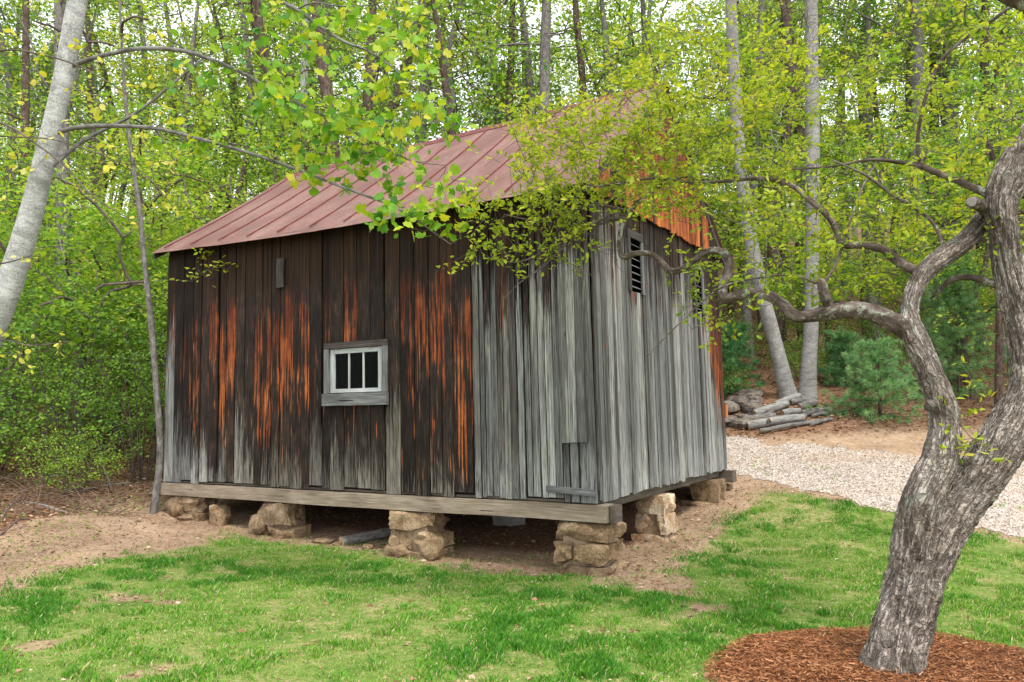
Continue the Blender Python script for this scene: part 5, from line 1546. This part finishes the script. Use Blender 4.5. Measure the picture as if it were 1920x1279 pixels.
LL = ['thick grey log lying along the front of the woodpile', 'long thin pole laid on the ground before the woodpile', 'stout barked log at the barn end of the woodpile', 'grey log resting mid-height at the barn end of the pile', 'short sawn log end on top near the stone heap',
      'slanting log propped across the pile', 'upper log against the leaning pale trunk', 'pale split log on top of the pile by the upright trunk', 'short stout log on the drive-side shoulder of the pile', 'dark log in the middle of the pile',
      'thin stick propped at a slant on the far end of the pile', 'brown log at the far end of the pile', 'small round log end facing out of the pile', 'short knotted branch lying past the long pole', 'medium log wedged behind the thick front log']
for k, (a, b, Y, r) in enumerate(LG):
    p0, p1 = at(*a, Y), at(*b, Y + rl.uniform(-.15, .25))
    for p in (p0, p1):
        p[2] = max(p[2], gz(p[0], p[1]) + r * .8)
    p0[2] = min(p0[2], gz(p0[0], p0[1]) + .55); p1[2] = min(p1[2], gz(p1[0], p1[1]) + .55)
    log('log', p0, p1, r * .82, LL[k], k, 'bark_grey' if k % 3 else 'bark_palelimb', 'logs of the woodpile', .02)
# timber lying under the barn, sticks on the bank
p0, p1 = gp(640, 1022), np.append(B(3.2, 1.6, 0)[:2], 0); p1[2] = gz(p1[0], p1[1]) + .10
log('timber', p0 + [0, 0, .04], p1, .07, 'old grey timber lying in the dirt under the long wall', 3, 'bark_grey')
BR = [((0, 985), (45, 925), 'grey dead branch leaning at the edge of the thicket'), ((130, 965), (30, 948), 'bent dead stem arching over the leaf litter'), ((95, 935), (190, 900), 'pale stick lying across the litter'),
      ((150, 925), (250, 905), 'straw-coloured stick on the leaves below the shrubs'), ((200, 950), (240, 990), 'short twig at the edge of the dirt heap'), ((60, 905), (160, 885), 'long dry stick half hidden by shrubs'),
      ((20, 930), (120, 900), 'brittle brown stick among the litter'), ((210, 920), (170, 850), 'upright dead stem below the sapling'), ((0, 1010), (60, 985), 'thin stick at the foot of the bank')]
for k, (a, b, lab) in enumerate(BR):
    p0 = gp(*a); p1 = at(*b, p0[1] + .5)
    p1[2] = max(p1[2], gz(p1[0], p1[1]) + .02)
    w = Wood()
    mid = (p0 + p1) / 2 + np.array([rl.uniform(-.1, .1), 0, rl.uniform(.0, .12)])
    w.add(smooth_path([(*p0, .016), (*mid, .013), (*p1, .006)], .1), 6)
    o = obj('fallen_branch', np.vstack(w.V), [np.vstack(w.Q), np.vstack(w.T)], M['bark_palelimb'] if k % 2 else M['bark_twig'], uv=np.vstack(w.U), smooth=True, base=p0)
    tag(o, lab, 'branch')

rgb_ = np.random.RandomState(66)
w = Wood()
for k in range(420):
    x = rgb_.uniform(-10.5, -5.9); y = rgb_.uniform(11.3, 14.0) - .25 * (x + 5.9) * .3
    a = rgb_.uniform(0, 6.28); L = rgb_.uniform(.3, 1.1); z = gz(x, y)
    e = np.array([x + L * math.cos(a), y + L * math.sin(a) * .6, 0]); e[2] = gz(e[0], e[1]) + rgb_.uniform(.02, .42) * L
    m = (np.array([x, y, z]) + e) / 2 + rgb_.normal(size=3) * [.06, .06, .04] + [0, 0, .05]
    w.add(np.array([(x, y, z, .007), (*m, .0055), (*e, .003)]) * [1, 1, 1, rgb_.uniform(.6, 1.5)], 4)
o = obj('brush_tangle', np.vstack(w.V), [np.vstack(w.Q), np.vstack(w.T)], M['bark_brush'], uv=np.vstack(w.U), smooth=True)
stuff(o, 'tangle of thin dead brush along the foot of the thicket', 'brush')

# ------------------------------------------------------------------ grass, litter, mulch chips, pebbles
rg = np.random.RandomState(91)
def scatter(n, x0, x1, y0, y1, power=1.0):
    """more samples near the camera end"""
    y = y0 + (y1 - y0) * rg.rand(n) ** power
    return rg.uniform(x0, x1, n), y
def in_view(x, y, m=1.3):
    return np.abs(x) < y * 0.66 + m
x, y = scatter(1350000, -8.5, 9.5, 3.9, 13.5, 1.8)
k = in_view(x, y, .8); x, y = x[k], y[k]
k = (lawn_mask(x, y, .16) | ((rg.rand(len(x)) < .10) & lawn_mask(x, y, .6))) & (np.hypot(x - MULCH_C[0], y - MULCH_C[1]) > MULCH_R) & ~drive_mask(x, y, .5); x, y = x[k], y[k]
dens = fbm(x * 1.1, y * 1.1, 101); fine = fbm(x * 5, y * 5, 111)
keep = rg.rand(len(x)) < np.clip((dens * .75 + fine * .8 - .60) * 4.0, 0.10, 1)
x, y, dens, fine = x[keep], y[keep], dens[keep], fine[keep]
tx, ty = scatter(2600, -8.5, 9.5, 4.0, 12.5, 1.5)
k = in_view(tx, ty, .8) & lawn_mask(tx, ty); tx, ty = tx[k], ty[k]
m = 20
tuft = np.r_[np.zeros(len(x)), np.ones(len(tx) * m)]
ts_ = np.repeat(rg.uniform(.5, 1.5, len(tx)), m)
x = np.r_[x, np.repeat(tx, m) + rg.normal(0, .028, len(tx) * m) * ts_]; y = np.r_[y, np.repeat(ty, m) + rg.normal(0, .028, len(tx) * m) * ts_]
tsz = np.r_[np.ones(len(x) - len(tx) * m), ts_]
dens = fbm(x * 1.1, y * 1.1, 101); fine = fbm(x * 5, y * 5, 111)
n = len(x)
shade = sstep(.48, .66, fbm(x * .9 + 30, y * .9, 121))             # lusher darker swards
hgt = rg.uniform(.015, .036, n) * (0.6 + 0.8 * sstep(.42, .62, fine)) * (1 + .35 * shade) * (1 + .45 * tuft * tsz)
a = rg.uniform(0, 6.28, n); ln = rg.uniform(.1, .9, n) * hgt
base = np.c_[x, y, ground_z(x, y) - .004]
wd = rg.uniform(.0020, .0040, n)[:, None]
sv = np.c_[-np.sin(a), np.cos(a), np.zeros(n)]
dv = np.c_[np.cos(a), np.sin(a), np.zeros(n)]
mid = base + dv * (ln * .35)[:, None] + np.c_[np.zeros((n, 2)), hgt * .62]
tip = base + dv * ln[:, None] + np.c_[np.zeros((n, 2)), hgt]
V = np.stack([base - sv * wd, base + sv * wd, mid + sv * wd * .8, tip], 1).reshape(-1, 3)
i4 = (np.arange(n) * 4)[:, None]
tn = np.clip(.52 - .24 * shade - .08 * tuft + rg.normal(0, .17, n) - .5 * (fine - .5), 0, .86)
straw = rg.rand(n) < .15 * (1 - .7 * shade)
tn[straw] = rg.uniform(.82, 1, straw.sum())
c = np.repeat(tn, 4)
o = obj('lawn_grass', V, [np.c_[i4, i4 + 1, i4 + 2], np.c_[i4, i4 + 2, i4 + 3]], M['grass'], colors={'tint': np.stack([c, c, c, c * 0 + 1], -1)})
stuff(o, 'patchy green lawn with straw-coloured thin spots before the barn', 'grass')
print('grass blades', n)

def flat_bits(name, x, y, z, size, tint, tpl, mat, tilt=.5, aspect=1.0, label=None, cat=None):
    n = len(x)
    a = rg.uniform(0, 6.28, n)
    D = np.c_[np.cos(a), np.sin(a), rg.normal(0, .2 * tilt, n)]
    N_ = np.c_[rg.normal(0, tilt * .5, n), rg.normal(0, tilt * .5, n), np.ones(n)]
    o = leaves(name, np.c_[x, y, z], D, N_, size, tint, tpl, mat, None)
    return stuff(o, label, cat)
x, y = scatter(90000, -16, 17, 9.5, 32, 1.3)
lit_amt = np.clip(sstep(12.0, 13.6, y) * (x < -5.2) + sstep(15.8, 17.2, y), 0, 1)
lit_amt = np.maximum(lit_amt, sstep(-6.2, -7.4, x) * sstep(9.2, 10.8, y))
k = (rg.rand(len(x)) < lit_amt) & in_view(x, y, 2) & ~drive_mask(x, y); x, y = x[k], y[k]
flat_bits('leaf_litter', x, y, ground_z(x, y) + rg.uniform(.005, .05, len(x)), rg.uniform(.05, .11, len(x)), np.clip(rg.normal(.5, .28, len(x)), 0, 1), OVAL, M['litter'], 1.0,
          label='brown dead leaves covering the wooded bank', cat='leaf litter')
# crumbs of litter, twiglets and chips on the bare dirt and the lawn
x, y = scatter(60000, -9, 8, 4, 14.5)
k = in_view(x, y) & ~drive_mask(x, y) & (rg.rand(len(x)) < np.where(lawn_mask(x, y), .22, 1.0)) & (np.hypot(x - MULCH_C[0], y - MULCH_C[1]) > MULCH_R)
x, y = x[k], y[k]
flat_bits('dirt_crumbs', x, y, ground_z(x, y) + rg.uniform(.003, .012, len(x)), rg.uniform(.010, .05, len(x)) * np.where(rg.rand(len(x)) < .1, 1.6, .8), np.clip(rg.normal(.55, .34, len(x)), 0, 1), DIAM, M['litter'], .9,
          label='crumbs of dry leaf and bark on the bare dirt', cat='debris')
x, y = scatter(60000, -8, 8, 4, 12, 1.4)
k = in_view(x, y) & lawn_mask(x, y) & (fbm(x * 1.6 + 9, y * 1.6, 151) > .56) & (rg.rand(len(x)) < .7); x, y = x[k], y[k]
flat_bits('clover', x, y, ground_z(x, y) + rg.uniform(.012, .035, len(x)), rg.uniform(.010, .024, len(x)), np.clip(rg.normal(.5, .2, len(x)), 0, 1), ROUND, M['leaf_bush'], .7,
          label='patches of clover and broad-leaved weeds in the lawn', cat='clover')
# mulch chips
CHIP = (np.array([(0, -.09, 0), (1, -.05, .02), (1, .06, 0), (0, .09, .02)]), np.array([[0, 1, 2, 3]]))
n = 30000; rr = MULCH_R * 1.05 * np.sqrt(rg.rand(n)); a = rg.uniform(0, 6.28, n)
x, y = MULCH_C[0] + rr * np.cos(a), MULCH_C[1] + rr * np.sin(a)
flat_bits('mulch_chips', x, y, mulch_z(x, y) + rg.uniform(.0, .016, n), rg.uniform(.012, .052, n), np.clip(rg.normal(.5, .27, n), 0, 1), CHIP, M['mulch_chip'], .9,
          label='reddish shredded bark mulch round the crooked tree', cat='mulch')
# pebbles
PEB = (np.array([(0, 0, -.1), (.5, .45, .1), (1, 0, -.1), (.5, -.45, .05), (.5, 0, .42)]), np.array([[0, 4, 1], [1, 4, 2], [2, 4, 3], [3, 4, 0]]))
x, y = scatter(70000, 1.5, 14, 8, 17)
k = drive_mask(x, y, .9) & in_view(x, y); x, y = x[k], y[k]
M['pebble'] = leaf_material('pebble', [(0, (.14, .105, .085)), (.4, (.34, .275, .23)), (1, (.60, .535, .475))], 0.0, .15)
flat_bits('gravel_stones', x, y, ground_z(x, y) + .008, rg.uniform(.016, .042, len(x)), rg.rand(len(x)), PEB, M['pebble'], .4, label='loose pale gravel stones on the drive', cat='gravel')
# low green weeds along the thicket edge and round the drive
x, y = scatter(26000, -11, 9, 7.5, 15)
cl = fbm(x * 2.2, y * 2.2, 141)
edge = ((x < -5.2) & (y > 7.5) & (cl > .52)) | (drive_mask(x, y, 1.6) & (cl > .60)) | ((cl > .66) & ~lawn_mask(x, y))
k = edge & in_view(x, y) & (rg.rand(len(x)) < .8); x, y = x[k], y[k]
P = np.c_[x, y, ground_z(x, y) + rg.uniform(.0, .10, len(x)) * np.where(x < -5, 1, .25)]
D = rg.normal(size=P.shape) * [1, 1, .5] + [0, 0, .3]
leaves('weeds', P, D, rg.normal(size=P.shape) * .4 + [0, 0, 1], rg.uniform(.02, .05, len(x)), np.clip(rg.normal(.55, .2, len(x)), 0, 1), DIAM, M['leaf_bush'], None)
stuff(bpy.data.objects['weeds'], 'low green weeds along the thicket edge and the drive', 'weeds')
tris = sum(len(m.loop_triangles) if m.calc_loop_triangles() is None else 0 for m in bpy.data.meshes)
print('TRIS', tris)
